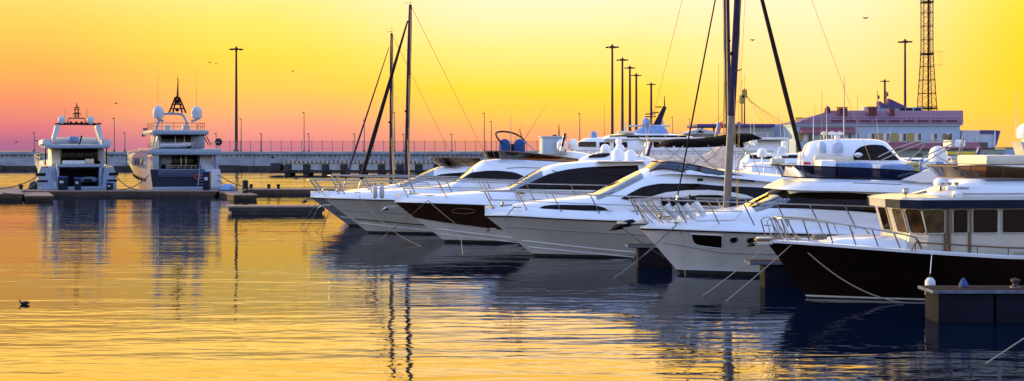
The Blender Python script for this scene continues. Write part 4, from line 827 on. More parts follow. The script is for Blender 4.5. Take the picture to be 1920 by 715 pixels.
# hardtop boat bow right, behind the square-window yacht
f = Frame(1800, 74, 176)
t, h, hs = backboat(f, 'white hardtop boat with big dark side window, in front of the pink-roofed building', 'hardtop_boat', 11.5, 3.9, 1.9, [(1505, 285), (1512, 270), (1530, 264), (1580, 260.5), (1630, 261), (1656, 265), (1668, 276), (1690, 299), (1720, 304), (1780, 316)], 1500, 1790, [(1600, 1688, [(1600, 298), (1606, 284), (1620, 275), (1640, 272), (1658, 273), (1672, 284), (1688, 299)], [(1600, 300), (1640, 301), (1688, 301)])])
for px, w_ in ((1540, .30), (1571, .33)): p_ = f.p(px, 288, 1.75); MB().lathe([(w_ * .9, 0), (w_, .1), (w_, .35), (w_ * .8, .6), (w_ * .4, .72), (.02, .75)], (p_.x, p_.y, p_.z), 16).build('covered_buoy', 'cover_pale', t)
cushion(f, t, 'seat_cover', 'cream', 1600, 1525, 291, 312, 1.5, 2.1, .2)
MB().lathe([(.05, 0), (.25, .12), (.28, .2), (.1, .3)], f.p(1609, 296, 1.9), 12).build('lamp_globe', 'gelcoat', t)
for k, (px, py, h_) in enumerate(((1550, 262, 2.3), (1525, 263, 1.7), (1582, 261, 3.6))): antenna(t, tuple(f.p(px, py, -.6 + .5 * k)), h_, .025, (0, 0), 'flag_white')
for px, r_ in ((1545, .18), (1560, .25), (1574, .16)): MB().lathe([(.04, 0), (.05, .25), (r_, .3), (r_ * 1.1, .42), (.02, .5)], f.p(px, 262, 0), 12).build('roof_antenna', 'cream', t)
radar_bar(t, tuple(f.p(1568, 261, .5)), .9); 
for sg in (1, 1.6): pipe(t, [f.p(1500, 306, sg), f.p(1506, 288, sg), f.p(1512, 272, sg)], .04, 'ladder_rail', 'cream')
cushion(f, t, 'orange_lifebuoy', 'red', 1519, 1506, 304, 309, 1.6, 2.0, .05)
# white boat bow right, between the boom tent and the hardtop boat
f = Frame(1620, 68.5, 176)
t, h, hs = backboat(f, 'white open flybridge boat with a radome and cream seats, right of the silvery mast', 'flybridge_boat', 12, 4.0, 2.0, [(1398, 318), (1405, 306), (1440, 305), (1475, 309), (1495, 313), (1540, 330), (1610, 345)], 1395, 1612, [(1415, 1500, [(1415, 334), (1460, 332), (1500, 337)], [(1415, 341), (1500, 341)])])
p_ = f.p(1429, 306, .5); pipe(t, [p_, p_ + Vector((0, 0, .35))], .05, 'dome_post', 'gelcoat'); radome(t, (p_.x, p_.y, p_.z + .32), .28, .5); p_ = f.p(1458, 308, .3); pipe(t, [p_, p_ + Vector((0, 0, .4))], .05, 'radar_post', 'gelcoat'); radar_bar(t, (p_.x, p_.y, p_.z + .2), 1.2)
cushion(f, t, 'seat', 'cream', 1470, 1445, 297, 308, .5, 1.3, .06)
for sg in (-1, 1):
    pipe(t, [f.p(1392, 330, sg * 1.6), f.p(1392, 312, sg * 1.6), f.p(1500, 316, sg * 1.6), f.p(1508, 330, sg * 1.6)], .022, 'rail')
    for px in (1410, 1432, 1456, 1480): pipe(t, [f.p(px, 312, sg * 1.6), f.p(px, 332, sg * 1.6)], .02, 'stanchion')
    pipe(t, [f.p(1378, 300, sg * 1.2), f.p(1398, 278, sg * 1.2), f.p(1404, 260, sg * 1.2)], .03, 'arch')
# sedan boat between b4 and b5 tops
f = Frame(1040, 73.5, 4)
t, h, hs = backboat(f, 'low white hardtop boat with two radomes, behind the brown-sided yacht', 'hardtop_boat', 11, 3.8, 1.7, [(1050, 330), (1075, 308), (1100, 292), (1125, 287), (1165, 287), (1205, 292), (1240, 305)], 1045, 1250, [(1108, 1148, [(1108, 294), (1125, 288.5), (1148, 288)], [(1108, 297), (1135, 296), (1148, 291)])])
for px, ly in ((1135, -.4), (1162, .3)): p_ = f.p(px, 288, ly); radome(t, tuple(p_), .29, .56, ped=.12)
radar_bar(t, tuple(f.p(1160, 268, .8)), 1.0)
for ly in (-1, -.6): pipe(t, [f.p(1196, 296, ly), f.p(1212, 272, ly), f.p(1216, 258, ly)], .03, 'arch')
# flybridge boat with grey box deckhouse
f = Frame(985, 84, 4)
t, h, hs = backboat(f, 'white boat with square blue-grey wheelhouse, behind the amber-screen yacht', 'wheelhouse_boat', 14, 4.4, 2.3, [(990, 306), (1010, 286), (1030, 283), (1060, 283), (1090, 286), (1130, 296)], 988, 1260, [(1035, 1070, [(1035, 300), (1070, 298)], [(1035, 308), (1070, 308)])])
a = f.p(1017, 284, -1.0); b_ = f.p(1062, 258, -1.0); MB().rbox(a.x, b_.x, -1.1, 1.1, a.z - .2, b_.z, .03).build('wheelhouse', 'wall_blue', t); MB().rbox(a.x - .1, b_.x + .1, -1.2, 1.2, b_.z + .003, b_.z + .1, .02).build('wheelhouse_roof', 'light_grey', t)
for px, ly in ((1053, -1.5), (1075, -1.3)): p_ = f.p(px, 281, ly); radome(t, tuple(p_), .34, .72, ped=.1)
antenna(t, tuple(f.p(1048, 258, 0)), .9, .05, (0, 0), 'black'); MB().lathe([(.05, 0), (.2, .1), (.05, .2)], f.p(1040, 258, .2), 10).build('lamp', 'black', t)
flag(f.w(f.p(1050, 284, -1.9)), 'dark furled flag beside the radomes of the wheelhouse boat', .4, .9, ('navy_paint', 'red'))
# long white superyacht
f = Frame(1050, 104, 4)
t = f.thing('superyacht', 'large white multi-deck yacht with raked blue radar mast, beyond the front row', 'superyacht', 'boats behind the front row')
h = Hull(26, 6.4, lambda x: 2.9 + .5 * max(0, 1 - x / 10), 3); h.build(t, 'gelcoat', boot=.03); h.deck(t, h=.2)
hs = House(f.x(1072), f.x(1460), crv(f, [(1072, 290, 0), (1085, 266, 0), (1100, 259, 0), (1150, 257, 0), (1300, 259, 0), (1460, 262, 0)]), lambda x: h.sh(x) + .1, lambda x: min(2.6, h.b(x) - .3), 5, .04); hs.build('main_deckhouse', 'gelcoat', t)
L = lambda pts, ly=-2.5: f.line(pts, ly)
hs.window('bridge_window', 'window_skylit', t, f.x(1085, -2.5), f.x(1122, -2.5), L([(1085, 275), (1122, 276)]), L([(1085, 266), (1122, 266)]), off=.03)
for pa, pb in ((1128, 1146), (1154, 1178), (1212, 1222), (1226, 1236), (1248, 1262), (1266, 1280), (1284, 1298), (1302, 1316), (1380, 1395)): hs.window('window', 'window', t, f.x(pa, -2.5), f.x(pb, -2.5), L([(pa, 277), (pb, 277)]), L([(pa, 267), (pb, 267)]), off=.03, nx=3)
MB().rbox(f.x(1190), f.x(1460), -2.9, 2.9, f.at(1300, 262, -2.9)[1], f.at(1300, 258, -2.9)[1], .03).build('upper_deck', 'gelcoat', t)
hs = House(f.x(1128), f.x(1290), crv(f, [(1128, 259, 0), (1150, 252, 0), (1180, 250, 0), (1250, 251, 0), (1290, 256, 0)]), lambda x: f.at(1200, 262)[1], lambda x: 2.0, 4, .05); hs.build('bridge_deckhouse', 'gelcoat', t)
hs = House(f.x(1176), f.x(1252), crv(f, [(1176, 252, 0), (1195, 243, 0), (1210, 236, 0), (1235, 234, 0), (1246, 240, 0), (1252, 252, 0)]), lambda x: f.at(1200, 254)[1], lambda x: 1.1, 2.6, .1); hs.build('mast_base', 'sky_blue_fabric', t)
a, b_ = f.p(1229, 240, 0), f.p(1247, 200, 0); MB().tube([a, b_], [.32, .16], 8, sc=(1, .5)).build('radar_mast', 'navy_paint', t)
antenna(t, tuple(f.p(1246, 202, 0)), 1.0, .06, (0, 0), 'mast_dark'); pipe(t, [f.p(1180, 236.5, -.5), f.p(1256, 236.5, -.5)], .08, 'yard', 'light_grey')
for px, py, w_ in ((1236, 201, 8), (1230, 211, 9), (1222, 219, 13), (1222, 214, 12)): pipe(t, [f.p(px - w_, py, 0), f.p(px + w_ * .6, py, 0)], .05, 'yard', 'mast_dark')
p_ = f.p(1211, 235, -.5); radome(t, tuple(p_), .33, .62, 'sky_blue_fabric'); p_ = f.p(1240, 234, .3); radome(t, tuple(p_), .22, .4, 'light_grey'); p_ = f.p(1113, 259, 0); radome(t, (p_.x, 0, p_.z - .1), .30, .68, 'sky_blue_fabric')
for sg in (-1, 1):
    pipe(t, [f.p(1195, 250, sg * 2.7), f.p(1440, 250, sg * 2.7)], .03, 'deck_rail')
    for px in range(1200, 1441, 24): pipe(t, [f.p(px, 250, sg * 2.7), f.p(px, 259, sg * 2.7)], .02, 'stanchion')
g = pipe(t, [f.p(1080, 283, -2.95), f.p(1450, 284, -2.95)], .035, 'side_rail'); pipe(g, [f.p(1080, 287, -2.95), f.p(1450, 288, -2.95)], .02, 'middle_rail')
for px in range(1090, 1450, 15): pipe(g, [f.p(px, 283, -2.95), f.p(px, 292, -2.95)], .025, 'stanchion')
hs_x = [f.x(1128), f.x(1285)]; MB().rbox(hs_x[0] + .4, hs_x[1] - .3, -2.03, -1.96, f.at(1200, 258.5)[1], f.at(1200, 254.5)[1], .01).build('bridge_window_band', 'window', t)
MB().rbox(f.x(1180), f.x(1455), -2.95, -2.90, f.at(1300, 263.2, -2.9)[1], f.at(1300, 262.2, -2.9)[1], .005).build('deck_shadow_line', 'teak', t)  # dark strip painting the shadow line below the upper deck
antenna(t, tuple(f.p(1172, 252, 0)), 1.0, .10, (0, 0), 'light_grey'); cushion(f, t, 'liferaft_canister', 'cream', 1158, 1190, 246, 251, -2, -1.4, .08)
flag(f.w(f.p(1340, 258, 0)), 'orange and blue flag on the stern of the large superyacht', 1.0, 1.0, ('sky_blue_fabric', 'orange_flag'), 1.3)
# more boats packed along the far side of the pier
def arch_gear(f, t, pa, pb, py0, py1, hw=1.4, dome=(), ants=()):
    for sg in (-1, 1): pipe(t, smooth_path([f.p(pa, py0, sg * hw), f.p(pa + (pb - pa) * .35, py1 + 2, sg * hw), f.p(pb, py1, sg * hw * .9)], 4), .045, 'arch_leg', 'gelcoat')
    a = f.p(pb, py1, 0); pipe(t, [(a.x, -hw * .9, a.z), (a.x, hw * .9, a.z)], .06, 'arch_beam', 'gelcoat')
    for ly, r_ in dome: radome(t, (a.x, ly, a.z + .05), r_, r_ * 1.9)
    for ly, h_ in ants: antenna(t, (a.x, ly, a.z), h_, .02, (random.uniform(-.3, .3), 0), 'light_grey')
random.seed(5)
for (px, D, psi, lab, tops, x0, x1, win, args) in (
 (1520, 82, 176, 'white sports boat with twin radomes on a raked arch, just right of the boom tent', [(1392, 300), (1402, 290), (1430, 286), (1452, 290), (1470, 304), (1500, 312)], 1390, 1510, [(1408, 1450, [(1408, 291), (1450, 293)], [(1408, 298), (1450, 299)])], (1398, 1412, 290, 272, 1.3, ((-.5, .22), (.5, .22)), ((-1, 2.2), (1, 3)))),
 (1340, 88, 176, 'white motor boat with long dark window, behind the bimini and below the superyacht', [(1200, 304), (1212, 296), (1250, 293), (1285, 296), (1305, 306), (1330, 312)], 1198, 1335, [(1216, 1290, [(1216, 298), (1290, 300)], [(1216, 303), (1290, 304)])], (1202, 1214, 296, 280, 1.3, ((.4, .25),), ((-1, 2.6),))),
 (1690, 86, 176, 'cream hardtop boat half hidden behind the white cabin boat and its roof antennas', [(1455, 300), (1465, 290), (1490, 287), (1515, 288), (1540, 300)], 1452, 1545, [(1468, 1510, [(1468, 291), (1510, 292)], [(1468, 297), (1510, 297)])], (1458, 1470, 290, 276, 1.3, ((0, .2),), ((-1, 3.4), (.6, 2.2)))),
 (1850, 84, 176, 'white boat with dark cabin window under the folded bimini frame', [(1640, 310), (1652, 300), (1690, 296), (1740, 297), (1770, 306), (1800, 312)], 1638, 1802, [(1656, 1735, [(1656, 300), (1735, 301)], [(1656, 306), (1735, 306)])], (1642, 1656, 300, 284, 1.3, (), ((-1, 2.4), (1, 1.6)))),
 (1100, 92, 4, 'small flybridge boat between the wheelhouse boat and the superyacht', [(1098, 300), (1112, 288), (1135, 283), (1165, 284), (1195, 292)], 1096, 1200, [(1115, 1160, [(1115, 288), (1160, 287)], [(1115, 293), (1160, 293)])], (1170, 1160, 286, 272, 1.2, ((0, .25),), ((-1, 2.8),)))):
    f = Frame(px, D, psi); t, h, hs = backboat(f, lab, 'motor_boat', 11, 3.6, 2.1, tops, x0, x1, win, hw=1.4); arch_gear(f, t, *args)
    for sg in (-1, 1):
        pa, pb = (x0, x1); P = [f.p(lerp(pa, pb, k / 5), lerp(hs.top(f.x(pa)) * 0 + 306, 308, k / 5), sg * 1.5) for k in range(6)]; g = pipe(t, P, .02, 'deck_rail')
        for p_ in P: pipe(g, [p_, p_ - Vector((0, 0, .5))], .018, 'stanchion')
# yellow-topped boat behind, far right
f = Frame(1740, 92, 4)
t, h, hs = backboat(f, 'small white boat with yellow canopy, right of the white satellite dome', 'canopy_boat', 9, 3.2, 2.4, [(1745, 318), (1760, 306), (1800, 300), (1850, 303), (1900, 306)], 1742, 1920, None)
a = f.p(1765, 290, -1); b_ = f.p(1828, 285, -1); MB().rbox(a.x, b_.x, -1.2, 1.2, a.z, b_.z, .06).build('canopy', 'yellow', t)
for px in (1770, 1822):
    for sg in (-1, 1): pipe(t, [f.p(px, 290, sg * 1.1), f.p(px, 306, sg * 1.1)], .03, 'canopy_post')
for k, px in enumerate((1785, 1798, 1808)): MB().lathe([(.25, 0), (.1, .1), (.06, .25), (.3, .35), (.32, .45)], f.p(px, 305, -1), 10).build('deck_fitting', 'gelcoat', t)
flag(f.w(f.p(1826, 304, -1.2)), 'red blue and white flag beside the yellow canopy boat', .8, .8, ('light_grey', 'blue', 'red'), 1.1)

# ================================================================ left: two big yachts stern to the dock
DK = 119.5
f = Frame(343, 124.5, 24)                                 # local y runs towards the bow
y = f.thing('large_motor_yacht', 'three-deck yacht with dark blue transom and black A-frame mast, stern to the dock', 'motor yacht', 'large yachts moored stern to the left dock')
ST = .0
hb = 3.25; sh0 = f.at(343, 318)[1]
class SternHull:                                         # hull lofted along +y, stern at y=0
    def __init__(s, L, B, s0, s1): s.L, s.B, s.s0, s.s1 = L, B, s0, s1
    def S(s, v, t):
        fl = lambda p, e: 1 - max(0, (v - p) / (1 - p)) ** e
        bd = s.B / 2 * (.93 + .07 * min(1, v * 4)) * fl(.45, 2.4); bw = s.B / 2 * .84 * fl(.25, 1.6)
        z = lerp(s.s0, s.s1, v ** 1.5) * t; b = bw + (bd - bw) * max(0, t) ** 1.2
        return Vector((-b, s.L * v * (1 - .10 * (1 - t) * v), z))
    def build(s, parent, m, tm):
        ts = [-.1, .03] + lsp(.1, 1, 6); mb = MB(); vs_ = lsp(0, 1, 26)
        for sg in (1, -1): mb.grid([[Vector((p.x * sg, p.y, p.z)) for p in (s.S(v, t) for t in ts)] for v in vs_], mf=lambda i, j: 0 if j else 2)
        mb.grid([[s.S(0, t) for t in ts], [Vector((-p.x, p.y, p.z)) for p in (s.S(0, t) for t in ts)]], mf=lambda i, j: 1)
        mb.grid([[Vector((s.S(v, 1).x * k, s.S(v, 1).y, s.S(v, 1).z - .02)) for k in (-1, 0, 1)] for v in vs_], 0)
        return mb.build('hull', [m, tm, 'antifoul'], parent)
hb_ = SternHull(29, 6.9, sh0, f.at(300, 296)[1] + .2); hb_.build(y, 'gelcoat', 'navy_fabric')
Zp = lambda py, ly=0: f.at(343, py, ly)[1]; Xp = lambda px, ly=0: f.x(px, ly)
def bx(name, m, pa, pb, pt, pbm, y0, y1_, b=.04, par=None, fr=None):
    fr = fr or f; a = fr.at(pa, pbm, y0); c = fr.at(pb, pt, y0); return MB().rbox(a[0], c[0], y0, y1_, a[1], c[1], b).build(name, m, par or y)
bx('transom_band', 'transom_blue', 296, 402, 318, 333, -.10, .02, .02); bx('swim_platform', 'stern_white', 290, 415, 350, 357, -1.6, -.12, .05)
bx('main_deckhouse', 'stern_white', 300, 400, 291, 318, 3.2, 13, .3); d = bx('saloon_door', 'window', 322, 374, 293, 317, 3.05, 3.18, .02)
for px in (339, 348): bx('door_frame', 'steel', px, px + 1.5, 293, 317, 2.98, 3.04, .005, d)
bx('main_deck_aft', 'stern_white', 296, 412, 317, 319.5, 0, 3.2, .03)
bx('upper_deck_slab', 'stern_white', 284, 416, 279, 291, -.1, 10.5, .18); bx('side_pillar', 'stern_white', 288, 298, 290, 318, .2, 1.0, .05); bx('side_pillar', 'stern_white', 404, 410, 290, 318, .2, 1.0, .05)
hs_ = bx('upper_deckhouse', 'stern_white', 296, 385, 252, 280, 4, 9.5, .3); d = bx('upper_saloon_door', 'window', 303, 358, 254, 279, 3.85, 3.98, .02)
for px in (328, 345): bx('door_frame', 'steel', px, px + 1.5, 254, 279, 3.80, 3.84, .005, d)
bx('sun_deck_slab', 'stern_white', 287, 392, 244, 252.5, .8, 8.5, .15); bx('bridge_nose', 'stern_white', 292, 380, 270, 288, 9.6, 12.5, .9)
for px in (290, 296): pipe(y, [(Xp(px), 1.2, Zp(279)), (Xp(px + 5), 1.3, Zp(253))], .07, 'deck_post', 'stern_white')
for px in (388, 383): pipe(y, [(Xp(px + 12), 1.2, Zp(272)), (Xp(px), 1.3, Zp(250))], .05, 'deck_post', 'black')
def railrun(par, pts, h, n, r=.03, m='brown_varnish'):
    g = pipe(par, [(a, b, c + h) for a, b, c in pts], r, 'rail', m); pipe(g, [(a, b, c + h * .5) for a, b, c in pts], r * .6, 'middle_rail', m)
    for i in range(n + 1):
        k = i / n * (len(pts) - 1); j = min(int(k), len(pts) - 2); p_ = lerp(Vector(pts[j]), Vector(pts[j + 1]), k - j); pipe(g, [p_, p_ + Vector((0, 0, h))], r * .8, 'stanchion', m)
xa, xb = Xp(291), Xp(388); railrun(y, [(xa, 6, Zp(244)), (xa, 1.1, Zp(244)), (xb, 1.1, Zp(244)), (xb, 6, Zp(244))], .72, 13)
xa, xb = Xp(288), Xp(412); railrun(y, [(xa, 4, Zp(279)), (xa, .1, Zp(279)), (xb, .1, Zp(279)), (xb, 4, Zp(279))], .62, 13, .025, 'steel')
railrun(y, [(Xp(312), .1, Zp(317)), (Xp(370), .1, Zp(317))], .35, 5, .03, 'steel')
# radar arch and lattice mast
pipe(y, smooth_path([(Xp(300), 3, Zp(244)), (Xp(305), 3, Zp(228)), (Xp(312), 3.2, Zp(215)), (Xp(322), 3.4, Zp(212)), (Xp(345), 3.4, Zp(212)), (Xp(354), 3.2, Zp(216)), (Xp(360), 3, Zp(230)), (Xp(364), 3, Zp(244))], 4), .14, 'radar_arch', 'stern_white')
for px in (297, 369):
    p_ = (Xp(px, 3), 3, Zp(222, 3)); radome(y, p_, .55, 1.28, 'light_grey', ped=.15); pipe(y, [(p_[0], 3, p_[2] - .1), (Xp(331 + (px - 331) * .72, 3), 3, Zp(228, 3))], .12, 'dome_bracket', 'stern_white')
    antenna(y, (Xp(px, 3), 3.3, Zp(205, 3)), 4.2, .025, m='wire')
for a, b_ in (((318, 212), (330, 182)), ((350, 212), (337, 182)), ((325, 212), (333, 180)), ((343, 212), (334, 180))): pipe(y, [(Xp(a[0], 3), 3.4, Zp(a[1], 3)), (Xp(b_[0], 3), 3.4, Zp(b_[1], 3))], .09, 'lattice_leg', 'black')
for py, w_ in ((204, 11), (196, 8), (188, 6)): pipe(y, [(Xp(334 - w_, 3), 3.4, Zp(py, 3)), (Xp(334 + w_, 3), 3.4, Zp(py, 3))], .06, 'lattice_rung', 'black')
pipe(y, [(Xp(334, 3), 3.4, Zp(184, 3)), (Xp(335, 3), 3.4, Zp(148, 3))], [.12, .04], 'mast_pole', 'black'); MB().ball((Xp(333, 3), 3.3, Zp(206, 3)), .2).build('camera_ball', 'black', y); MB().ball((Xp(333, 3), 3.3, Zp(192, 3)), .18).build('camera_ball', 'black', y)
for px in (310, 343): bx('deck_box', 'light_grey', px, px + 9, 235, 244, 2, 2.6, .04)
xa = [hb_.S(v, 1) for v in lsp(.38, .97, 8)]
for sg in (1, -1): railrun(y, [(p.x * sg, p.y, p.z + .05) for p in xa], .8, 12, .03, 'steel')
for px in (304, 322, 352, 366): bx('deck_chair', 'black_fabric', px, px + 7, 309, 317, 1.2, 1.8, .05)
for px in (310, 340, 370): bx('under_deck_shade', 'black', px, px + 14, 291.2, 292.4, .4, 2.9, .01)  # black strips as painted shade below the upper deck slab
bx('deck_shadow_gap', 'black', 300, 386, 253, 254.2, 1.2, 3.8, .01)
# tender on upper deck
t_ = thing('inflatable_tender', 'pale grey inflatable boat on the upper deck of the three-deck yacht', 'dinghy', f.w((Xp(328, 1.5), 1.7, Zp(279, 1.5) + .02)), f.psi)
mb = MB(); mb.tube(smooth_path([(-1.5, .5, .3), (0, .55, .3), (1.0, .45, .36), (1.45, 0, .42), (1.0, -.45, .36), (0, -.55, .3), (-1.5, -.5, .3)], 5), .22, 10); mb.build('tube', 'light_grey', t_); mb = MB(); mb.rbox(-1.5, 1.1, -.35, .35, .08, .26, .05); mb.build('floor', 'grey', t_)
# stairs, ladder, ports
def stair(par, x0, x1, z0, z1, y0, y1_, n, m='light_grey'):
    mb = MB()
    for i in range(n): a = i / n; zz = lerp(z0, z1, (i + 1) / n); yy = lerp(y0, y1_, a); mb.box(x0, x1, yy, lerp(y0, y1_, 1) + .02 + .002 * i, lerp(z0, z1, a) + .001, zz)
    return mb.build('stairs', m, par, smooth=False)
stair(y, Xp(377, 1), Xp(402, 1), Zp(318), Zp(280), .6, 2.9, 10); stair(y, Xp(384, 0), Xp(412, 0), .5, Zp(318), -1.5, -.13, 9, 'light_grey')
pipe(y, [(Xp(300), 1.9, Zp(350)), (Xp(300), 1.9, Zp(351))], .02, 'fitting')
t_ = thing('boarding_ladder', 'white boarding ladder leaning on the dark blue transom', 'ladder', f.w((Xp(378, -1), -1.0, .55)), f.psi)
for sg in (-1, 1): pipe(t_, [(sg * .28 - .1, 0, .42), (sg * .22 + .25, .75, 3.1)], .035, 'side_rail', 'stern_white')
for k in range(9): a = k / 9 + .05; MB().tube([(-.28 * (1 - .2 * a) - .1 + .35 * a, .75 * a, .42 + 2.68 * a), (.28 * (1 - .2 * a) - .1 + .35 * a, .75 * a, .42 + 2.68 * a)], .025, 5).build('rung', 'stern_white', t_)
t_ = thing('life_ring', 'red life ring beside the boarding ladder on the blue transom', 'life ring', f.w((Xp(370), -.16, Zp(332))), f.psi); MB().tube([(.26 * math.cos(a), 0, .26 * math.sin(a)) for a in lsp(0, 6.28, 15)[:-1]], .06, 8, True).build('ring', 'red', t_)
for k in range(3):                                        # tall side windows, port side
    y0 = 6.5 + 2.4 * k; x = hb_.S(y0 / 29, 1).x + .05; mb = MB(); mb.prism([(y0, Zp(315)), (y0 + 1.5, Zp(315)), (y0 + 1.5, Zp(304)), (y0 + 1.1, Zp(300)), (y0 + .4, Zp(300)), (y0, Zp(304))], x - .06, x + .1, ax='yz'); 
mb = MB(); G = []
for v in lsp(.06, .86, 18): p_ = hb_.S(v, 1); G.append([Vector((p_.x + .02, p_.y, p_.z - .02)), Vector((p_.x + .10, p_.y, lerp(Zp(286), Zp(300), max(0, (v - .3) / .56) ** 1.5)))])
mb.grid(G); mb.grid([[Vector((-p.x, p.y, p.z)) for p in r] for r in G]); mb.build('side_bulwark', 'stern_white', y)
for k in range(3):
    v = .16 + .075 * k; p_ = hb_.S(v, 1); q_ = hb_.S(v + .045, 1); z0, z1 = Zp(312), Zp(296)
    mb = MB(); P = [Vector((lerp(p_.x, q_.x, .5 - .5 * math.cos(a)) + .02 - .05, lerp(p_.y, q_.y, .5 - .5 * math.cos(a)), lerp(z0, z1, .5 + .5 * math.sin(a)))) for a in lsp(0, 6.28, 16)[:-1]]; mb.add(P, [tuple(range(16))]); mb.build('oval_window', 'window', y, smooth=False)
for k in range(7): p_ = hb_.S(.15 + .08 * k, .55); MB().ball((p_.x - .02, p_.y, p_.z), .17).build('porthole', 'window', y)
antenna(y, (Xp(334, 3), 3.4, Zp(150, 3)), .6, .03, m='black')
flag(f.w((Xp(358), .0, Zp(292))), 'red flag hanging at the stern of the three-deck yacht', .5, .6, ('flag_white', 'blue', 'red'), 1.2)
flag(f.w((Xp(286), 9, Zp(268))), 'orange and blue flag on the port side of the three-deck yacht', 1.2, .9, ('blue', 'orange_flag'), 1.6)
MB().ball((Xp(412), .6, Zp(266)), .38).build('covered_winch', 'navy_fabric', y)
FB = f
# --- A
f = Frame(144, 124.5, 23)
y = f.thing('large_motor_yacht', 'two-deck yacht with open stern garage and black topped radar arch, farthest left', 'motor yacht', 'large yachts moored stern to the left dock')
Zp = lambda py, ly=0: f.at(144, py, ly)[1]; Xp = lambda px, ly=0: f.x(px, ly)
hA = SternHull(26, 7.0, Zp(312), Zp(300)); 
mb = MB(); ts = [-.1, .03] + lsp(.1, 1, 6)
for sg in (1, -1): mb.grid([[Vector((p.x * sg, p.y + 1.2, p.z)) for p in (hA.S(v, t) for t in ts)] for v in lsp(0, 1, 24)], mf=lambda i, j: 0 if j else 1)
mb.grid([[Vector((hA.S(v, 1).x * k, hA.S(v, 1).y + 1.2, hA.S(v, 1).z - .02)) for k in (-1, 0, 1)] for v in lsp(0, 1, 24)]); mb.build('hull', ['hull_white', 'antifoul'], y)
for sg in (-1, 1):                                        # curved stern quarters
    pl = [(0, 0), (1.0, 0), (1.35, .8), (1.3, 2.0), (1.15, 2.55), (.35, 2.75), (.15, 2.2), (.05, 1.2)]; xo = 3.75
    pl = [(-xo + a, b_) if sg < 0 else (xo - a, b_) for a, b_ in pl]; qn = MB(); qn.prism([(a, b_ + .15) for a, b_ in pl], -1.2, 1.6); qn.build('stern_quarter', 'stern_white', y, angle=50)
    MB().rbox(sg * 3.45 - .45, sg * 3.45 + .45, -1.24, -1.21, 1.95, 2.25, .01).build('quarter_vent', 'black', y); MB().rbox(sg * 3.3 - .5, sg * 3.3 + .5, -1.25, -1.21, 1.35, 1.55, .01).build('mooring_slot', 'black', y)
bx('swim_platform', 'stern_white', 75, 215, 350, 357, -2.2, 1.0, .05)
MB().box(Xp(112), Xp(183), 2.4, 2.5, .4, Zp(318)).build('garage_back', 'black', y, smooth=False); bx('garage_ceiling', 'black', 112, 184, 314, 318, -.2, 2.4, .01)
bx('garage_door', 'stern_white', 106, 192, 308, 314, -.6, 1.2, .06); 
for a, b_ in ((106, 111), (186, 192)): bx('garage_jamb', 'stern_white', a, b_, 314, 352, -.5, 2.4, .04)
stair(y, Xp(92, -1), Xp(106, -1), .5, Zp(312), -1.0, 1.2, 8); stair(y, Xp(192, -1), Xp(204, -1), .5, Zp(312), -1.0, 1.2, 8); stair(y, Xp(98, 1), Xp(114, 1), Zp(308), Zp(279), 1.6, 3.8, 8, 'cream')
bx('main_deckhouse', 'light_grey', 96, 196, 278, 312, 4.2, 12, .2); d = bx('saloon_door', 'window', 115, 184, 279, 306, 4.05, 4.18, .02)
for px in (127, 141, 158): bx('door_frame', 'black', px, px + 1.5, 279, 306, 4.0, 4.04, .005, d)
bx('aft_sofa', 'flag_white', 118, 160, 301, 308, .8, 1.6, .08); bx('aft_table', 'cream', 160, 176, 298, 308, 1.2, 2.0, .1)
bx('flybridge_slab', 'stern_white', 84, 206, 271, 278.5, -.2, 10, .15); 
for px in (86, 201): pipe(y, [(Xp(px), 1, Zp(310)), (Xp(px), .8, Zp(278))], .06, 'deck_post', 'black')
for a, b_ in ((79, 98), (190, 209)): bx('side_coaming', 'light_grey', a, b_, 262, 274, 0, 9, .15)
bx('aft_coaming', 'light_grey', 99, 190, 262, 271, 5, 5.4, .08); bx('sunpad', 'cream', 104, 180, 258, 266, 5.5, 7.5, .15); bx('seat_cover', 'sky_blue_fabric', 130, 148, 256, 266, 4.4, 5, .15)
railrun(y, [(Xp(82), 5, Zp(271)), (Xp(84), .0, Zp(271)), (Xp(100), .0, Zp(271))], .5, 5, .02, 'steel'); railrun(y, [(Xp(206), 5, Zp(271)), (Xp(204), .0, Zp(271)), (Xp(188), .0, Zp(271))], .5, 5, .02, 'steel')
for sg, a, b_ in ((-1, 97, 107), (1, 193, 184)):
    pl = [f.at(a, 262, 3), f.at(a + sg * -7, 262, 3), f.at(b_ + sg * -5, 240, 3), f.at(b_ + sg * -3, 234, 3), f.at(b_ + sg * 3, 234, 3)]; MB().prism(pl, 2.4, 4.6).build('arch_leg', 'light_grey', y, angle=30)
pipe(y, smooth_path([(Xp(104, 3), 3, Zp(236, 3)), (Xp(112, 3), 3, Zp(233, 3)), (Xp(178, 3), 3, Zp(233, 3)), (Xp(187, 3), 3, Zp(236, 3))], 4), .12, 'arch_beam', 'black')
pipe(y, [(Xp(126, 3), 3, Zp(232, 3)), (Xp(129, 3), 3, Zp(222, 3)), (Xp(158, 3), 3, Zp(222, 3)), (Xp(161, 3), 3, Zp(232, 3))], .06, 'mast_frame', 'black')
for a in (141, 147): pipe(y, [(Xp(a, 3), 3, Zp(222, 3)), (Xp(a - .5, 3), 3, Zp(202, 3))], .05, 'lattice_leg', 'black')
for py in (218, 212, 206, 202): pipe(y, [(Xp(139, 3), 3, Zp(py, 3)), (Xp(149, 3), 3, Zp(py, 3))], .05, 'lattice_rung', 'black')
pipe(y, [(Xp(136, 3), 3, Zp(214, 3)), (Xp(152, 3), 3, Zp(214, 3))], .05, 'yard', 'black'); antenna(y, (Xp(144, 3), 3, Zp(202, 3)), .5, .08, m='black')
for px in (116, 170): radome(y, (Xp(px, 3), 3, Zp(231, 3)), .37, .72, 'light_grey', ped=.1)
antenna(y, (Xp(163, 3), 3, Zp(232, 3)), 1.6, .03, m='wire_dark'); antenna(y, (Xp(122, 3), 3, Zp(232, 3)), 1.7, .02, m='wire_dark')
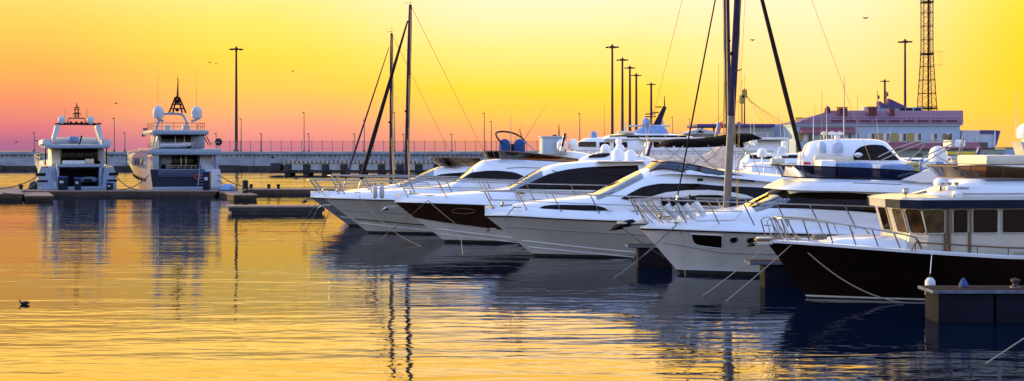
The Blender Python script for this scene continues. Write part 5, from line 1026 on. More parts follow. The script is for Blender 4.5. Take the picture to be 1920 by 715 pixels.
for px in (133, 143, 153): MB().rbox(Xp(px, 3) - .12, Xp(px, 3) + .12, 2.9, 3.1, Zp(232, 3), Zp(228, 3), .03).build('floodlight', 'black', y)
flag(f.w((Xp(146), -.2, Zp(277))), 'dark blue flag on the flybridge rail of the yacht with open garage', .4, .9, ('navy_fabric', 'navy_paint'), 1.2)
pipe(y, [f.p(71, 318, 5), f.p(71, 300, 5), f.p(80, 300, 5), f.p(84, 308, 5)], .05, 'side_gate', 'stern_white')
for px in (100, 120, 160, 180): bx('deck_chair', 'black_fabric', px, px + 8, 302, 309, 2.4, 3.0, .05)
bx('overhang_shade', 'black', 98, 192, 278.6, 279.8, .4, 4.0, .01); xa = [hA.S(v, 1) for v in lsp(.1, .95, 8)]  # black sheet as painted shade under the flybridge overhang
for sg in (1, -1): railrun(y, [(p.x * sg, p.y + 1.2, p.z + .05) for p in xa], .8, 12, .03, 'steel')
t_ = thing('jet_tender', 'white tender stowed in the open garage of the farthest left yacht', 'dinghy', f.w((Xp(166, .5), .9, Zp(345, .5))), f.psi); MB().tube(smooth_path([(-.9, 0, .3), (-.4, 0, .42), (.3, 0, .45), (1.0, 0, .35)], 4), [.2] * 3 + [.36] * 8 + [.2, .1], 12, sc=(.8, 1.2)).build('tender_hull', 'stern_white', t_); MB().rbox(-.5, .3, -.5, -.42, .25, .5, .02).build('tender_panel', 'black', t_)
t_ = thing('stored_fender', 'black round fender resting at the left quarter of the open-garage yacht', 'fender', f.w((-4.0, .3, .2))); MB().ball((0, 0, .55), .62, 1.1).build('fender_body', 'rubber', t_); MB().lathe([(.05, 0), (.05, .15)], (0, 0, 1.2), 8).build('cap', 'blue', t_)
FA = f
for a, b_, l in (((-3.6, -.8, 2.0), wp(-20, 352, .8), 'upper mooring line from the open-garage yacht to the left dock'), ((-3.6, -.6, 1.5), wp(5, 362, .8), 'lower mooring line from the open-garage yacht to the left dock')): rope(f.w(a), b_, l, .5, .05, 'rope_dark')
rope(FA.w((3.6, -.8, 2.0)), wp(262, 356, .8), 'mooring line from the open-garage yacht crossing the gap to the right', .4, .05, 'rope_dark')
rope(FB.w((-3.3, .2, 2.0)), wp(222, 356, .8), 'mooring line from the three-deck yacht crossing the gap to the left', .4, .05, 'rope_dark')
rope(FB.w((3.3, .1, 2.2)), wp(470, 352, .9), 'upper mooring line from the three-deck yacht to the right platform', .3, .05, 'rope_dark')
rope(FB.w((3.3, .1, 1.6)), wp(462, 356, .9), 'lower mooring line from the three-deck yacht to the right platform', .3, .05, 'rope_dark')
# docks
def dock(name, label, corners, z=.7, wl=None, side='timber', bolls=(), grp='floating docks at left', back=None):
    """floating dock: corners are (column, depth) pairs of its deck, going round"""
    P = [Vector(((px - CX) / F * D, D, 0)) for px, D in corners]; o = P[0]; t = thing(name, label, 'dock', tuple(o), 0, grp); P = [p_ - o for p_ in P]; c_ = sum(P, Vector()) / len(P)
    sh = lambda k: [tuple((p_ + (c_ - p_).normalized() * k).xy) for p_ in P]
    MB().prism(sh(0), z - .09, z, ax='xy').build('deck', 'decking', t, smooth=False); MB().prism(sh(.12), .2, z - .092, ax='xy').build('side_beam', side, t, smooth=False); MB().prism(sh(.3), -.3, .198, ax='xy').build('float', 'concrete_dark', t, smooth=False)
    for px, D in bolls: MB().lathe([(.18, 0), (.12, .2), (.2, .3), (.2, .4), (.02, .45)], ((px - CX) / F * D - o.x, D - o.y, z), 8).build('bollard', 'black', t)
    return t
dock('dock', 'long low dock in front of the two large yachts', [(-60, 118.5), (408, 118.5), (414, 122), (-60, 122)], .62)
dock('dock', 'near left dock platform reaching to the picture edge', [(-120, 110), (44, 110), (38, 128), (-120, 128)], .64, bolls=((40, 122), (38, 127)))
dock('floating_platform', 'small floating platform in front of the open-garage yacht', [(47, 108.5), (101, 108.5), (91, 117.5), (40, 117.5)], .52)
dock('floating_platform', 'floating platform right of the three-deck yacht with dark blue post', [(438, 110.5), (483, 110.5), (452, 121), (403, 121)], .54)
dock('dock', 'thin dock with small bollards reaching right towards the yachts', [(452, 121.5), (640, 121.5), (640, 124.5), (452, 124.5)], .66, bolls=((471, 124), (504, 124), (522, 124)))
dock('low_pontoon', 'long dark low pontoon left of the farthest yacht bow', [(426, 87), (612, 87), (612, 89.2), (424, 89.2)], .56, side='concrete_dark', bolls=())
for px, D, h_, w_, lab, m in ((115, 122.3, 1.5, 0, '', 0),):
    pass
def pedestal(px, D, z, h, w, label):
    t = thing('service_pedestal', label, 'pedestal', ((px - CX) / F * D, D, z - .23), 0, 'blue service pedestals'); MB().rbox(-w / 2, w / 2, -w / 2, w / 2, 0, h, .05).build('box', 'navy_paint', t); MB().rbox(-w / 2 - .04, w / 2 + .04, -w / 2 - .04, w / 2 + .04, h, h + .08, .02).build('lid', 'blue', t); MB().rbox(-w / 4, w / 4, -w / 2 - .03, -w / 2 - .002, h * .55, h * .72, .01).build('socket_panel', 'light_grey', t)
pedestal(118, 120.5, .85, 1.25, .75, 'wider blue pedestal box in front of the open garage'); pedestal(146, 120.3, .85, 1.15, .5, 'narrow blue pedestal box in the middle of the open garage'); pedestal(388, 120.3, .85, 1.75, .65, 'tall blue pedestal at the right corner of the blue transom')
pedestal(206, 120.4, .85, .65, .55, 'low dark box on the dock right of the open-garage yacht')
t = thing('mooring_post', 'round dark blue post on the floating platform', 'post', ((460 - CX) / F * 114, 114, .54)); MB().lathe([(.27, 0), (.27, 1.15), (.22, 1.2), (.02, 1.22)], n=16).build('post_body', 'navy_paint', t); MB().lathe([(.34, 0), (.34, .08), (.28, .1)], n=16).build('base_ring', 'rubber', t)
t = thing('covered_dinghy', 'small dome shaped covered dinghy behind the right floating platform', 'dinghy', ((428 - CX) / F * 119.6, 119.6, .62)); MB().ball((0, 0, 0), .85, .75).build('cover', 'sky_blue_fabric', t); MB().tube([(.86 * math.cos(a), .86 * math.sin(a), .05) for a in lsp(0, 6.28, 17)[:-1]], .05, 6, True).build('rim_rope', 'rope_dark', t)
# ================================================================ breakwater, pier, fence, lamps
BY = 262.0
def bw_top(px): return world(px, 284.5, BY).z
t = thing('breakwater', 'long pale concrete breakwater wall across the harbour mouth', 'breakwater', (0, BY, 0))
xa, xb = (-400 - CX) / F * BY, 34.0; zt = 4.25
MB().box(xa, xb, 0, 9, 1.2, zt - .55).build('wall', 'concrete', t, smooth=False); MB().box(xa - .2, xb, -.35, 9.2, zt - .55, zt).build('coping', 'concrete', t, smooth=False)
MB().box(xa, xb, -.6, 9, -1, 1.2).build('foot', 'algae', t, smooth=False)
mb = MB(); k = xa
while k < xb: mb.box(k, k + .34, -.2, -.02, zt - 1.02, zt - .80); k += random.uniform(.8, 1.15)
mb.build('corbel_row', 'concrete_dark', t, smooth=False)
mb = MB(); k = xa; random.seed(4)
while k < xb: w_ = random.uniform(3, 8); mb.rbox(k, k + w_ * .8, -1.1, -.62, -.5, random.uniform(.9, 1.45), .15); k += w_
mb.build('tyre_fenders', 'concrete_dark', t)
mb = MB(); k = xa
while k < xb: mb.box(k, k + .08, -.06, -.01, 1.25, zt - 1.2); k += 9.0
mb.build('panel_joint', 'concrete_dark', t, smooth=False)
t = thing('piled_jetty', 'concrete jetty on piles with dark gaps in front of the breakwater', 'jetty', (0, 216, 0)); s_ = F / 216
xa, xb = (524 - CX) / s_, (1130 - CX) / s_; z = lambda py: H + (HY - py) / s_
MB().box(xa, xb, 0, 8, z(308), z(304.5)).build('deck', 'concrete_pale', t, smooth=False)
mb = MB(); k = xa + .3
while k < xb: mb.box(k, k + .34, -.22, -.01, z(306), z(302)); k += .75
mb.box(xa, xb, -.02, .02, z(306) - .02, z(305.2)); mb.build('fender_boards', 'teak', t, smooth=False)['kind'] = 'stuff'
px = 534
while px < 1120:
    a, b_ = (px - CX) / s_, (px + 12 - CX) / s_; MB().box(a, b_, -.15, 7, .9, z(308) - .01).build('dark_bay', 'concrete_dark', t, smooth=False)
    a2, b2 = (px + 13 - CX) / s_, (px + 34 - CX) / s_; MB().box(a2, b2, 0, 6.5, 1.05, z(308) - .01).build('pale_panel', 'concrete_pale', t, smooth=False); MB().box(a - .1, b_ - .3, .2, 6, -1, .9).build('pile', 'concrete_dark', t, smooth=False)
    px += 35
MB().box(xa - 2.2, xb, 0.02, 7.8, .55, .90).build('waler', 'concrete_dark', t, smooth=False); MB().rbox(xa - 1.6, xa + .2, -.3, 3, .7, 2.3, .2).build('buffer_block', 'rubber', t)
# fence on the breakwater
t = thing('mesh_fence', 'tall thin mesh fence along the top of the breakwater', 'fence', (0, BY + 1.2, zt)); s_ = F / (BY + 1.2); random.seed(2)
m = bpy.data.materials.new('wire_mesh'); m.use_nodes = True; m.node_tree.nodes['Principled BSDF'].inputs['Base Color'].default_value = (.50, .16, .26, 1); m.node_tree.nodes['Principled BSDF'].inputs['Alpha'].default_value = .30; MT['wire_mesh'] = m
nn = m.node_tree.nodes.new('ShaderNodeTexNoise'); nn.inputs['Scale'].default_value = .4; rr_ = m.node_tree.nodes.new('ShaderNodeMapRange'); rr_.inputs[3].default_value = .22; rr_.inputs[4].default_value = .38; m.node_tree.links.new(nn.outputs[0], rr_.inputs[0]); m.node_tree.links.new(rr_.outputs[0], m.node_tree.nodes['Principled BSDF'].inputs['Alpha'])
xa = (405 - CX) / s_; xb = (1010 - CX) / s_; mb = MB(); mb.add([(xa, 0, 0), (xb, 0, 0), (xb, 0, 2.1), (xa, 0, 2.1)], [(0, 1, 2, 3)]); mb.build('mesh_panel', 'wire_mesh', t, smooth=False)
px = 412
while px < 1010: x = (px - CX) / s_; MB().tube([(x, 0, 0), (x, 0, 2.05), (x - .12, 0, 2.35)], .055, 5).build('fence_post', 'lamp_metal', t); px += 19.2
MB().tube([(xa, 0, 2.12), (xb, 0, 2.12)], .025, 4).build('top_wire', 'lamp_metal', t)
# small street lamps on the breakwater
def small_lamp(px, py, D, base, label, cat='street lamp', arm=.0):
    x = (px - CX) / F * D; zt_ = world(px, py, D).z; h = zt_ - base
    t = thing('street_lamp', label, cat, (x, D, base), 0, 'small street lamps along the breakwater'); MB().tube([(0, 0, 0), (0, 0, h * .5), (0, 0, h)], [.14, .11, .08], 6).build('pole', 'lamp_metal', t)
    MB().rbox(-.38 if arm <= 0 else -.05, .12 if arm <= 0 else .4, -.14, .14, h - .03, h + .16, .05).build('lamp_head', 'lamp_metal', t); MB().rbox(-.2, .2, -.2, .2, 0, .3, .03).build('base', 'concrete_dark', t)
for px, py, lab in ((64, 250, 'small street lamp left of the open-garage yacht'), (214, 223, 'taller street lamp just right of the open-garage yacht'), (234, 250, 'short street lamp in the gap left of the three-deck yacht'), (405, 251, 'short street lamp just right of the three-deck yacht'), (452, 224, 'street lamp close beside the tall floodlight mast at left'), (490, 252, 'short street lamp right of the tall left floodlight mast'), (570, 212, 'tallest of the thin street lamps above the jetty'), (579, 252, 'short lamp next to the tall thin lamp above the jetty'), (665, 252, 'short street lamp behind the left forestay'), (683, 226, 'street lamp between the two forestays'), (740, 212, 'street lamp between the two bare masts'), (757, 253, 'short lamp beside the taller bare mast'), (847, 253, 'short street lamp right of the two bare masts'), (908, 213, 'tall thin lamp left of the blue covered seats'), (921, 229, 'shorter thin lamp left of the blue covered seats'), (1087, 214, 'street lamp above the wheelhouse boat')):
    small_lamp(px, py, BY + 3, zt, lab)
small_lamp(1261, 221, 330, 2.1, 'left of two street lamps right of the blue radar mast'); small_lamp(1293, 224, 340, 2.1, 'right of two street lamps right of the blue radar mast')
def flood_mast(px, py, D, base, label, w=1.25, low=False):
    x = (px - CX) / F * D; zt_ = world(px, py, D).z; h = zt_ - base; s = D / 240
    t = thing('floodlight_mast', label, 'light mast', (x, D, base), 0, 'tall floodlight masts'); MB().tube([(0, 0, 0), (0, 0, h * .5), (0, 0, h)], [.34 * s, .26 * s, .19 * s], 8).build('pole', 'pole_dark', t)
    MB().lathe([(.25, -.25), (.75, -.12), (.8, .05), (.3, .18), (.12, .55), (.02, .6)], (0, 0, h), 12).build('crown', 'pole_dark', t)
    for k in range(8): a = k * math.pi / 4 + .2; c_ = Vector((1.0 * w * math.cos(a), 1.0 * w * math.sin(a), h - .12)); MB().rbox(c_.x - .26, c_.x + .26, c_.y - .26, c_.y + .26, c_.z - .12, c_.z + .13, .05).build('floodlight', 'pole_dark', t); 
    MB().rbox(-.5, .5, -.5, .5, 0, .4, .05).build('base', 'concrete_dark', t)
for px, py, D, b_, lab in ((443, 92, BY + 6, zt, 'tall floodlight mast standing alone right of the three-deck yacht'), (1148, 88, 270, 0.5, 'tallest and leftmost of the five floodlight masts in a row'), (1167, 112, 300, 2.1, 'second floodlight mast from the left in the row of five'), (1181, 127, 325, 2.1, 'third floodlight mast from the left in the row of five'), (1193, 141, 350, 2.1, 'fourth floodlight mast from the left in the row of five'), (1221, 158, 395, 2.1, 'shortest floodlight mast, next to the blue radar mast'), (1697, 78, 262, 2.1, 'tall floodlight mast beside the lattice tower'), (1659, 152, 400, 2.1, 'distant floodlight mast behind the pink roof')): flood_mast(px, py, D, b_, lab)
# lattice tower
D = 285; s_ = F / D; t = thing('lattice_tower', 'tall steel lattice tower rising behind the pink roof', 'lattice tower', ((1738 - CX) / s_, D, 2.1)); hh = 44
def wd(z): zz = z + 2.1; return lerp(1.75, 1.05, min(1, max(0, (zz - 13) / 14))) if zz > 13 else lerp(2.2, 1.75, zz / 13)
for sx_ in (-1, 1):
    for sy_ in (-1, 1): MB().tube([(sx_ * wd(z), sy_ * wd(z), z) for z in lsp(0, hh, 12)], .115, 5).build('leg', 'tower_steel', t)
mb = MB(); z = 0; k = 0
while z < hh - 1.2:
    st = 1.55; c0, c1 = wd(z), wd(z + st)
    for A, B in (((-1, -1), (1, -1)), ((1, -1), (1, 1)), ((1, 1), (-1, 1)), ((-1, 1), (-1, -1))):
        mb.tube([(A[0] * c0, A[1] * c0, z), (B[0] * c1, B[1] * c1, z + st)], .04, 4); mb.tube([(B[0] * c0, B[1] * c0, z), (A[0] * c1, A[1] * c1, z + st)], .04, 4)
        if k % 2 == 0: mb.tube([(A[0] * c0, A[1] * c0, z), (B[0] * c0, B[1] * c0, z)], .06, 4)
    z += st; k += 1
mb.build('bracing', 'tower_steel', t)
for z in (12, 24.5, 36.5): w_ = wd(z) + .1; MB().tube([(-w_, -w_, z), (w_, -w_, z), (w_, w_, z), (-w_, w_, z)], .16, 5, True).build('platform_ring', 'black', t)
mb = MB(); [mb.tube([(1.2, -1.1, z), (3.2, -1.1, z)], .04, 4) for z in (22, 25)]; [mb.tube([(x, -1.1, 21.5), (x, -1.1, 25.5)], .03, 4) for x in (2.4, 3.1)]; mb.build('antenna', 'wire', t)
MB().box(-.2, .2, -1, -.9, 0, hh - 2).build('cable_ladder', 'black', t, smooth=False)

# ================================================================ terminal building with pink roof
D = 220.0; s_ = F / D
def BX(px, d=D): return (px - CX) / F * d
def BZ(py, d=D): return H + (HY - py) / F * d
t = thing('terminal_building', 'pale blue two-storey building with long pink metal roof and brick chimneys', 'building', (0, D, 0))
def bb(name, m, pa, pb, pt, pbm, y0, y1_, par=t): return MB().box(BX(pa), BX(pb), y0, y1_, BZ(pbm), BZ(pt)).build(name, m, par, smooth=False)
MB().box(BX(1492), BX(1800), 0, 15, 2.1, BZ(236)).build('wall', 'wall_blue', t, smooth=False)
MB().box(BX(1490), BX(1803.5), -.35, 15.3, BZ(236), BZ(232)).build('eaves', 'wall_blue', t, smooth=False)
e, r_ = BZ(232), BZ(207.5, D + 5)
mb = MB(); mb.add([(BX(1487), -.6, e), (BX(1804), -.6, e), (BX(1806, D + 5), 5, r_), (BX(1556, D + 5), 5, r_), (BX(1806, D + 10), 10, r_), (BX(1556, D + 10), 10, r_), (BX(1487), 15.6, e), (BX(1804), 15.6, e)], [(0, 1, 2, 3), (3, 2, 4, 5), (5, 4, 7, 6), (0, 3, 5, 6), (1, 7, 4, 2), (0, 6, 7, 1)]); roof = mb.build('roof', 'pinkroof', t, smooth=False)
RZ = lambda py, dy: BZ(py, D + dy)
mb = MB(); px = 1506
while px < 1802: mb.box(BX(px) - .03, BX(px) + .03, -.1, -.02, e + .05, e + 1.0); px += 9
mb.box(BX(1500), BX(1803), -.12, -.02, e + .93, e + 1.0); mb.box(BX(1500), BX(1803), -.12, -.02, e + .5, e + .54); mb.build('roof_rail', 'brick', roof, smooth=False)
for k in range(9):
    pa = 1560 + 27 * k; MB().box(BX(pa), BX(pa + 19), .25, .5, e + .30, e + .62).build('snow_guard', 'brick', roof, smooth=False)
for pa, pb, pt in ((1572, 1588, 203), (1627, 1643, 202.5), (1668, 1676, 206)): 
    c_ = MB().box(BX(pa, D + 3), BX(pb, D + 3), 2.6, 4, RZ(221, 3), RZ(pt, 3)).build('chimney', 'brick', roof, smooth=False); MB().box(BX(pa - 1.5, D + 3), BX(pb + 1.5, D + 3), 2.4, 4.2, RZ(pt - 1, 3), RZ(pt - 1, 3) + .12).build('chimney_cap', 'brick', c_, smooth=False)
mb = MB(); mb.add([(BX(1548, D + 4), 4, RZ(212, 4)), (BX(1557, D + 4), 4, RZ(212, 4)), (BX(1557, D + 4), 5, RZ(212, 4)), (BX(1548, D + 4), 5, RZ(212, 4)), (BX(1549, D + 4), 4, RZ(203, 4)), (BX(1557, D + 4), 4, RZ(203, 4)), (BX(1557, D + 4), 5, RZ(203, 4)), (BX(1549, D + 4), 5, RZ(203, 4)), (BX(1553, D + 4), 4.5, RZ(198, 4))], [(0, 1, 5, 4), (1, 2, 6, 5), (2, 3, 7, 6), (3, 0, 4, 7), (4, 5, 8), (5, 6, 8), (6, 7, 8), (7, 4, 8)]); mb.build('cowl', 'brick', roof, smooth=False)
bw = MB().box(BX(1620, D + 11), BX(1730, D + 11), 11, 14, r_ - 1.5, RZ(201.5, 11)); bw.build('roof_plant_room', 'wall_blue', t, smooth=False)
for k, (pa, pb, pt) in enumerate(((1649, 1664, 190), (1666, 1698, 185))):
    mb = MB(); mb.prism([(BX(pa, D + 11), RZ(202, 11) + .01), (BX(pb, D + 11), RZ(202, 11) + .01), (BX(pb, D + 11), RZ(200, 11)), (BX(pa, D + 11), RZ(pt, 11))], 10.6, 13); mb.build('sawtooth_skylight', 'purple', t, smooth=False)
for pa, pb in ((1688, 1696), (1700, 1710), (1716, 1726)): MB().box(BX(pa, D + 9), BX(pb, D + 9), 8.6, 9.6, r_, r_ + .55).build('roof_unit', 'black', t, smooth=False)
for px, pa_, pb_ in ((1648, 179, 186), (1650, 190, 199), (1664.5, 173, 181), (1667, 186, 194)): 
    MB().box(BX(px - 2, D + 10), BX(px + 2, D + 10), 10.2, 10.3, RZ(pb_, 10), RZ(pa_, 10)).build('roof_sign', 'awning', t, smooth=False)
for px in (1646.5, 1663): MB().tube([(BX(px, D + 10), 10.4, RZ(204, 10)), (BX(px, D + 10), 10.4, RZ(170, 10))], .06, 5).build('sign_pole', 'lamp_metal', t)
def window(pa, pb, pt, pbm, par=t):
    o = MB().box(BX(pa), BX(pb), -.06, -.01, BZ(pbm), BZ(pt)).build('window', 'window_house', par, smooth=False); mb = MB()
    a, b_, c_, d_ = BX(pa), BX(pb), BZ(pbm), BZ(pt)
    for x0, x1, z0, z1 in ((a - .08, a, c_ - .08, d_ + .08), (b_, b_ + .08, c_ - .08, d_ + .08), (a, b_, c_ - .08, c_), (a, b_, d_, d_ + .08), ((a + b_) / 2 - .04, (a + b_) / 2 + .04, c_, d_)): mb.box(x0, x1, -.10, -.005, z0, z1)
    mb.build('window_frame', 'flag_white', o, smooth=False); MB().box(a + .05, lerp(a, b_, .42), -.085, -.065, c_ + .05, d_ - .05).build('curtain', 'cream', o, smooth=False)
for pa, pb in ((1507, 1523), (1535, 1548), (1584, 1596), (1604, 1610), (1627, 1640), (1656, 1669), (1686, 1699), (1715, 1727), (1745, 1757), (1773, 1785)): window(pa, pb, 250.5, 265)
for pa, pb in ((1500, 1505), (1641, 1654.5), (1670.5, 1684.5), (1700.5, 1713.5)): bb('yellow_panel', 'wall_yellow', pa, pb, 250, 266, -.05, -.01)
bb('yellow_panel', 'wall_yellow', 1493, 1499, 248, 300, -.06, -.01)
mb = MB(); mb.add([(BX(1501), -.02, BZ(239)), (BX(1602), -.02, BZ(239)), (BX(1602), -1.3, BZ(250)), (BX(1500), -1.3, BZ(250)), (BX(1602), -.02, BZ(250)), (BX(1500), -.02, BZ(250))], [(0, 1, 2, 3), (1, 4, 2), (0, 3, 5), (3, 2, 4, 5)]); mb.build('upper_awning', 'awning', t, smooth=False)
mb = MB(); mb.add([(BX(1600), -.02, BZ(267)), (BX(1835), -.02, BZ(267)), (BX(1835), -1.6, BZ(279)), (BX(1600), -1.6, BZ(279)), (BX(1835), -.02, BZ(279)), (BX(1600), -.02, BZ(279))], [(0, 1, 2, 3), (1, 4, 2), (0, 3, 5), (3, 2, 4, 5)]); mb.build('lower_awning', 'awning', t, smooth=False)
bb('ground_floor', 'wall_green', 1600, 1882, 280, 312, -.5, -.02); 
for pa, pb in ((1715, 1727), (1870, 1878), (1844, 1848)): bb('ground_window', 'window_house', pa, pb, 288, 294, -.56, -.51)
MB().box(BX(1802), BX(1893), -.9, 6, BZ(278.5), BZ(277)).build('canopy', 'lamp_metal', t, smooth=False)
# right annex
t = thing('annex_building', 'small pale annex with purple parapet right of the pink-roofed building', 'building', (0, D + 3, 0)); D2 = D + 3
MB().prism([(BX(1803, D2), 2.1), (BX(1864, D2), 2.1), (BX(1866, D2), BZ(245, D2)), (BX(1803, D2), BZ(244.5, D2))], .1, 10).build('wall', 'wall_pale', t, smooth=False)
MB().box(BX(1838, D2), BX(1868, D2), -.1, .05, BZ(251, D2), BZ(244.3, D2)).build('parapet', 'purple', t, smooth=False); MB().prism([(BX(1866.5, D2), BZ(274, D2)), (BX(1868, D2), BZ(274, D2)), (BX(1876, D2), BZ(245, D2)), (BX(1866.5, D2), BZ(245, D2))], -.1, 9).build('slanted_fin', 'purple', t, smooth=False)
MB().prism([(BX(1863.5, D2), BZ(277, D2)), (BX(1866, D2), BZ(277, D2)), (BX(1866.3, D2), BZ(245, D2)), (BX(1864, D2), BZ(245, D2))], -.15, .09).build('corner_trim', 'flag_white', t, smooth=False)
MB().box(BX(1836, D2), BX(1852, D2), -.03, .09, BZ(276, D2), BZ(267, D2)).build('window', 'window_house', t, smooth=False); MB().box(BX(1829, D2), BX(1833, D2), -.03, .09, BZ(266, D2), BZ(258, D2)).build('cream_panel', 'cream', t, smooth=False)  # dark window and a small cream panel on the annex wall
t = thing('low_shed', 'low pale blue shed at the far right behind the flybridge', 'building', (0, D + 12, 0)); MB().box(BX(1884, D + 12), BX(1990, D + 12), 0, 8, 2.1, BZ(278, D + 12)).build('wall', 'wall_blue', t, smooth=False); MB().box(BX(1882, D + 12), BX(1992, D + 12), -.2, 8.2, BZ(278, D + 12), BZ(276.5, D + 12)).build('roof', 'lamp_metal', t, smooth=False)
t = thing('quay_wall', 'grey rendered parapet wall behind the boats at right', 'wall', (0, 190, 0)); MB().box(BX(1380, 190), BX(1990, 190), 0, .5, 2.1, BZ(297, 190)).build('parapet', 'concrete', t, smooth=False); MB().box(BX(1378, 190), BX(1992, 190), -.08, .58, BZ(297, 190), BZ(296, 190)).build('coping', 'light_grey', t, smooth=False)
# left annex, curved roof hall
D3 = 232.0; t = thing('hall_building', 'blue-white hall with thin flat purple roof, left of the pink-roofed building', 'building', (0, D3, 0))
MB().box(BX(1385, D3), BX(1492, D3), 0, 14, 2.1, BZ(233, D3)).build('wall', 'wall_blue', t, smooth=False); MB().box(BX(1382, D3), BX(1451, D3), -.3, -.02, BZ(262, D3), BZ(239, D3)).build('wall_panel', 'light_grey', t, smooth=False)
MB().box(BX(1434, D3), BX(1492, D3), -3, -.05, BZ(272, D3), BZ(258, D3)).build('balcony_slab', 'wall_pale', t, smooth=False); MB().box(BX(1440, D3), BX(1492, D3), -.6, -.32, 2.1, BZ(272.5, D3)).build('glass_front', 'window_house', t, smooth=False)
for px in (1446, 1460, 1474): MB().box(BX(px, D3), BX(px + 2, D3), -2.6, -2.3, 2.1, BZ(272.2, D3)).build('column', 'lamp_metal', t, smooth=False)
mb = MB(); mb.rbox(BX(1304, D3), BX(1450, D3), -2, 12, BZ(238.5, D3), BZ(232.8, D3), .25); mb.build('flat_roof', 'purple', t)
for px in (1310, 1318, 1340): MB().tube([(BX(px, D3), 1, 2.1), (BX(px, D3), 1, BZ(238, D3))], .2, 6).build('column', 'lamp_metal', t)
for px in (1378, 1389): MB().lathe([(.35, 0), (.35, .35), (.05, .5)], (BX(px, D3), 2, BZ(232.8, D3)), 8).build('roof_vent', 'purple', t)
for (pa, pk, pb, py0, py1, DD, lab) in ((1282, 1312, 1352, 252, 241, 200, 'small gabled kiosk roof under the purple flat roof'), (1378, 1390, 1434, 276, 263, 196, 'low gabled kiosk with reddish roof below the hall')):
    t = thing('gabled_kiosk', lab, 'building', (0, DD, 0)); MB().box(BX(pa + 4, DD), BX(pb - 6, DD), 0, 5, 2.1, BZ(py0, DD)).build('wall', 'wall_green', t, smooth=False)
    mb = MB(); mb.prism([(BX(pa, DD), BZ(py0, DD)), (BX(pb, DD), BZ(py0, DD)), (BX(pb, DD), BZ(py0 - 1.5, DD)), (BX(pk, DD), BZ(py1, DD)), (BX(pa, DD), BZ(py0 - 1.5, DD))], -.6, 5.6); mb.build('roof', 'awning' if pa > 1350 else 'light_grey', t, smooth=False)
    MB().prism([(BX(pk - 10, DD), BZ(py0 - 1, DD)), (BX(pk + 10, DD), BZ(py0 - 1, DD)), (BX(pk, DD), BZ(py1 + 3, DD))], -.66, -.62).build('gable_opening', 'black', t, smooth=False)
t = thing('rooftop_billboard', 'small yellow sign on the left end of the pink roof', 'sign', (BX(1497, D + 14), D + 14.2, BZ(232, D + 14) - 1.0)); MB().box(-.5, .9, 0, .2, .8, 2.2).build('board', 'yellow', t, smooth=False); MB().box(-.1, .1, .21, .4, -1, 2).build('post', 'lamp_metal', t, smooth=False)
# distant cable-stayed pylons
for px, py, lab in ((1391, 177, 'left and shorter of two distant stay masts behind the hall'), (1396, 166, 'right and taller of two distant stay masts with fanned cables')):
    D4 = 420; t = thing('stay_mast', lab, 'mast', (BX(px, D4), D4, 2.1)); h = BZ(py, D4) - 2.1; MB().tube([(0, 0, 0), (0, 0, h)], [.35, .2], 6).build('pole', 'lamp_metal', t); MB().box(-.8, .8, -.3, .3, h - 3.2, h - .4).build('head_frame', 'wire', t, smooth=False); MB().tube([(0, 0, h), (0, 0, h + 5)], .06, 4).build('antenna', 'wire', t)
    if px == 1396:
        for k in range(5): MB().tube([(0, 0, h - 1 - .6 * k), (8 + 4.2 * k, 0, h * (.36 - .04 * k))], .05, 4).build('cable', 'wire', t)
        for k in range(3): MB().tube([(0, 0, h - 1 - .6 * k), (-7 - 4 * k, 0, h * (.34))], .05, 4).build('cable', 'wire', t)
# aerials and thin masts against the sky
for px, py, D_, lab in ((1528, 194, 226, 'thin roof aerial at the left end of the pink roof'), (1583, 145, 150, 'tall white whip aerial in front of the pink roof'), (1541, 172, 160, 'thin whip aerial left of the brick chimneys'), (1608, 178, 232, 'thin aerial between the brick chimneys')):
    t = thing('aerial', lab, 'aerial', (BX(px, D_), D_, 2.1), 0, 'thin aerials'); MB().tube([(0, 0, 0), (0, 0, BZ(py, D_) - 2.1)], [.07, .03], 5).build('rod', 'wire', t); MB().lathe([(.15, 0), (.15, .2), (.05, .25)], n=8).build('base', 'lamp_metal', t)

for px, py, D_, lab in ((1133, 165, 150, 'pale whip aerial just left of the row of floodlight masts'), (958, 205, 140, 'thin aerial above the amber flybridge screen'), (1347, 120, 160, 'fine aerial close to the left of the silvery mast'), (1460, 215, 200, 'short thin aerial left of the pink roof')):
    t = thing('aerial', lab, 'aerial', (BX(px, D_), D_, 2.1 if px > 1200 else .3), 0, 'thin aerials'); MB().tube([(0, 0, 0), (0, 0, BZ(py, D_) - 2.1)], [.06, .02], 5).build('rod', 'wire', t); MB().lathe([(.15, 0), (.15, .2), (.05, .25)], n=8).build('base', 'lamp_metal', t)
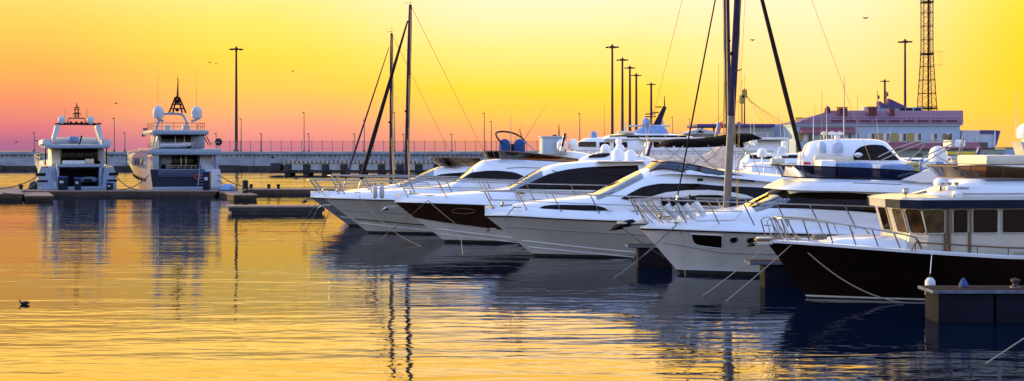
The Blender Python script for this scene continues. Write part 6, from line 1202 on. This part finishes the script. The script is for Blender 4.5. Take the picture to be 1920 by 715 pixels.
# ================================================================ duck and birds
p = wp(45, 571); d = thing('duck', 'small dark duck swimming at the lower left', 'duck', p, 0)
d.scale = (.5, .5, .5); mb = MB(); mb.tube(smooth_path([(.34, 0, .07), (.22, 0, .10), (.05, 0, .09), (-.14, 0, .08), (-.22, 0, .14), (-.245, 0, .22), (-.27, 0, .26)], 5), [.012, .03, .05, .07, .09, .10, .105, .115, .12, .12, .12, .118, .11, .105, .10, .09, .075, .065, .055, .05, .045, .042, .042, .045, .048, .05, .052, .055, .052, .045, .03][:31], 12, sc=(.85, 1.0)); mb.build('body', 'feather', d)
MB().tube([(-.30, 0, .27), (-.345, 0, .262), (-.37, 0, .257)], [.02, .018, .008], 6, sc=(.5, 1)).build('bill', 'brick', d)
random.seed(11)
def bird(px, py, D, sp, label):
    o = MB(); a = random.uniform(.1, .45)
    o.tube([(-.16, 0, 0), (-.05, 0, .01), (.08, 0, .01), (.2, 0, 0)], [.01, .05, .045, .01], 6)
    for sg in (-1, 1): o.add([(-.06, 0, .02), (.07, 0, .02), (.04, sg * sp * .5, sp * a), (.07, sg * sp, sp * a * .5), (-.04, sg * sp * .5, sp * a + .02), (-.06, 0, .0), (.07, 0, .0)], [(0, 1, 2, 4), (4, 2, 3), (5, 4, 3), (6, 2, 3)])
    t = o.build('bird', 'feather', None, loc=world(px, py, D)); t.rotation_euler = (0, 0, random.uniform(.4, 2.2)); tag(t, label, 'bird', 'birds in the sky')
for px, py, D, lab in ((1411, 76, 70, 'dark bird in the sky right of the silvery mast'), (1623, 35, 70, 'dark bird high in the sky left of the lattice tower'), (549, 134, 110, 'tiny bird right of the tall left floodlight mast'), (217, 194, 90, 'small bird above and right of the open-garage yacht'), (555, 336, 60, 'small bird flying low over the water before the jetty'), (393, 118, 120, 'tiny bird left of the tall left floodlight mast'), (405, 120, 120, 'tiny bird closest to the tall left floodlight mast'), (186, 232, 95, 'small bird right of the left yacht radar arch'), (68, 265, 100, 'small bird near the breakwater lamp at far left'), (30, 267, 100, 'lone small bird at the far left horizon'), (78, 272, 100, 'small bird low over the breakwater at far left'), (511, 296, 80, 'tiny bird in front of the breakwater wall')): bird(px, py, D, .17, lab)
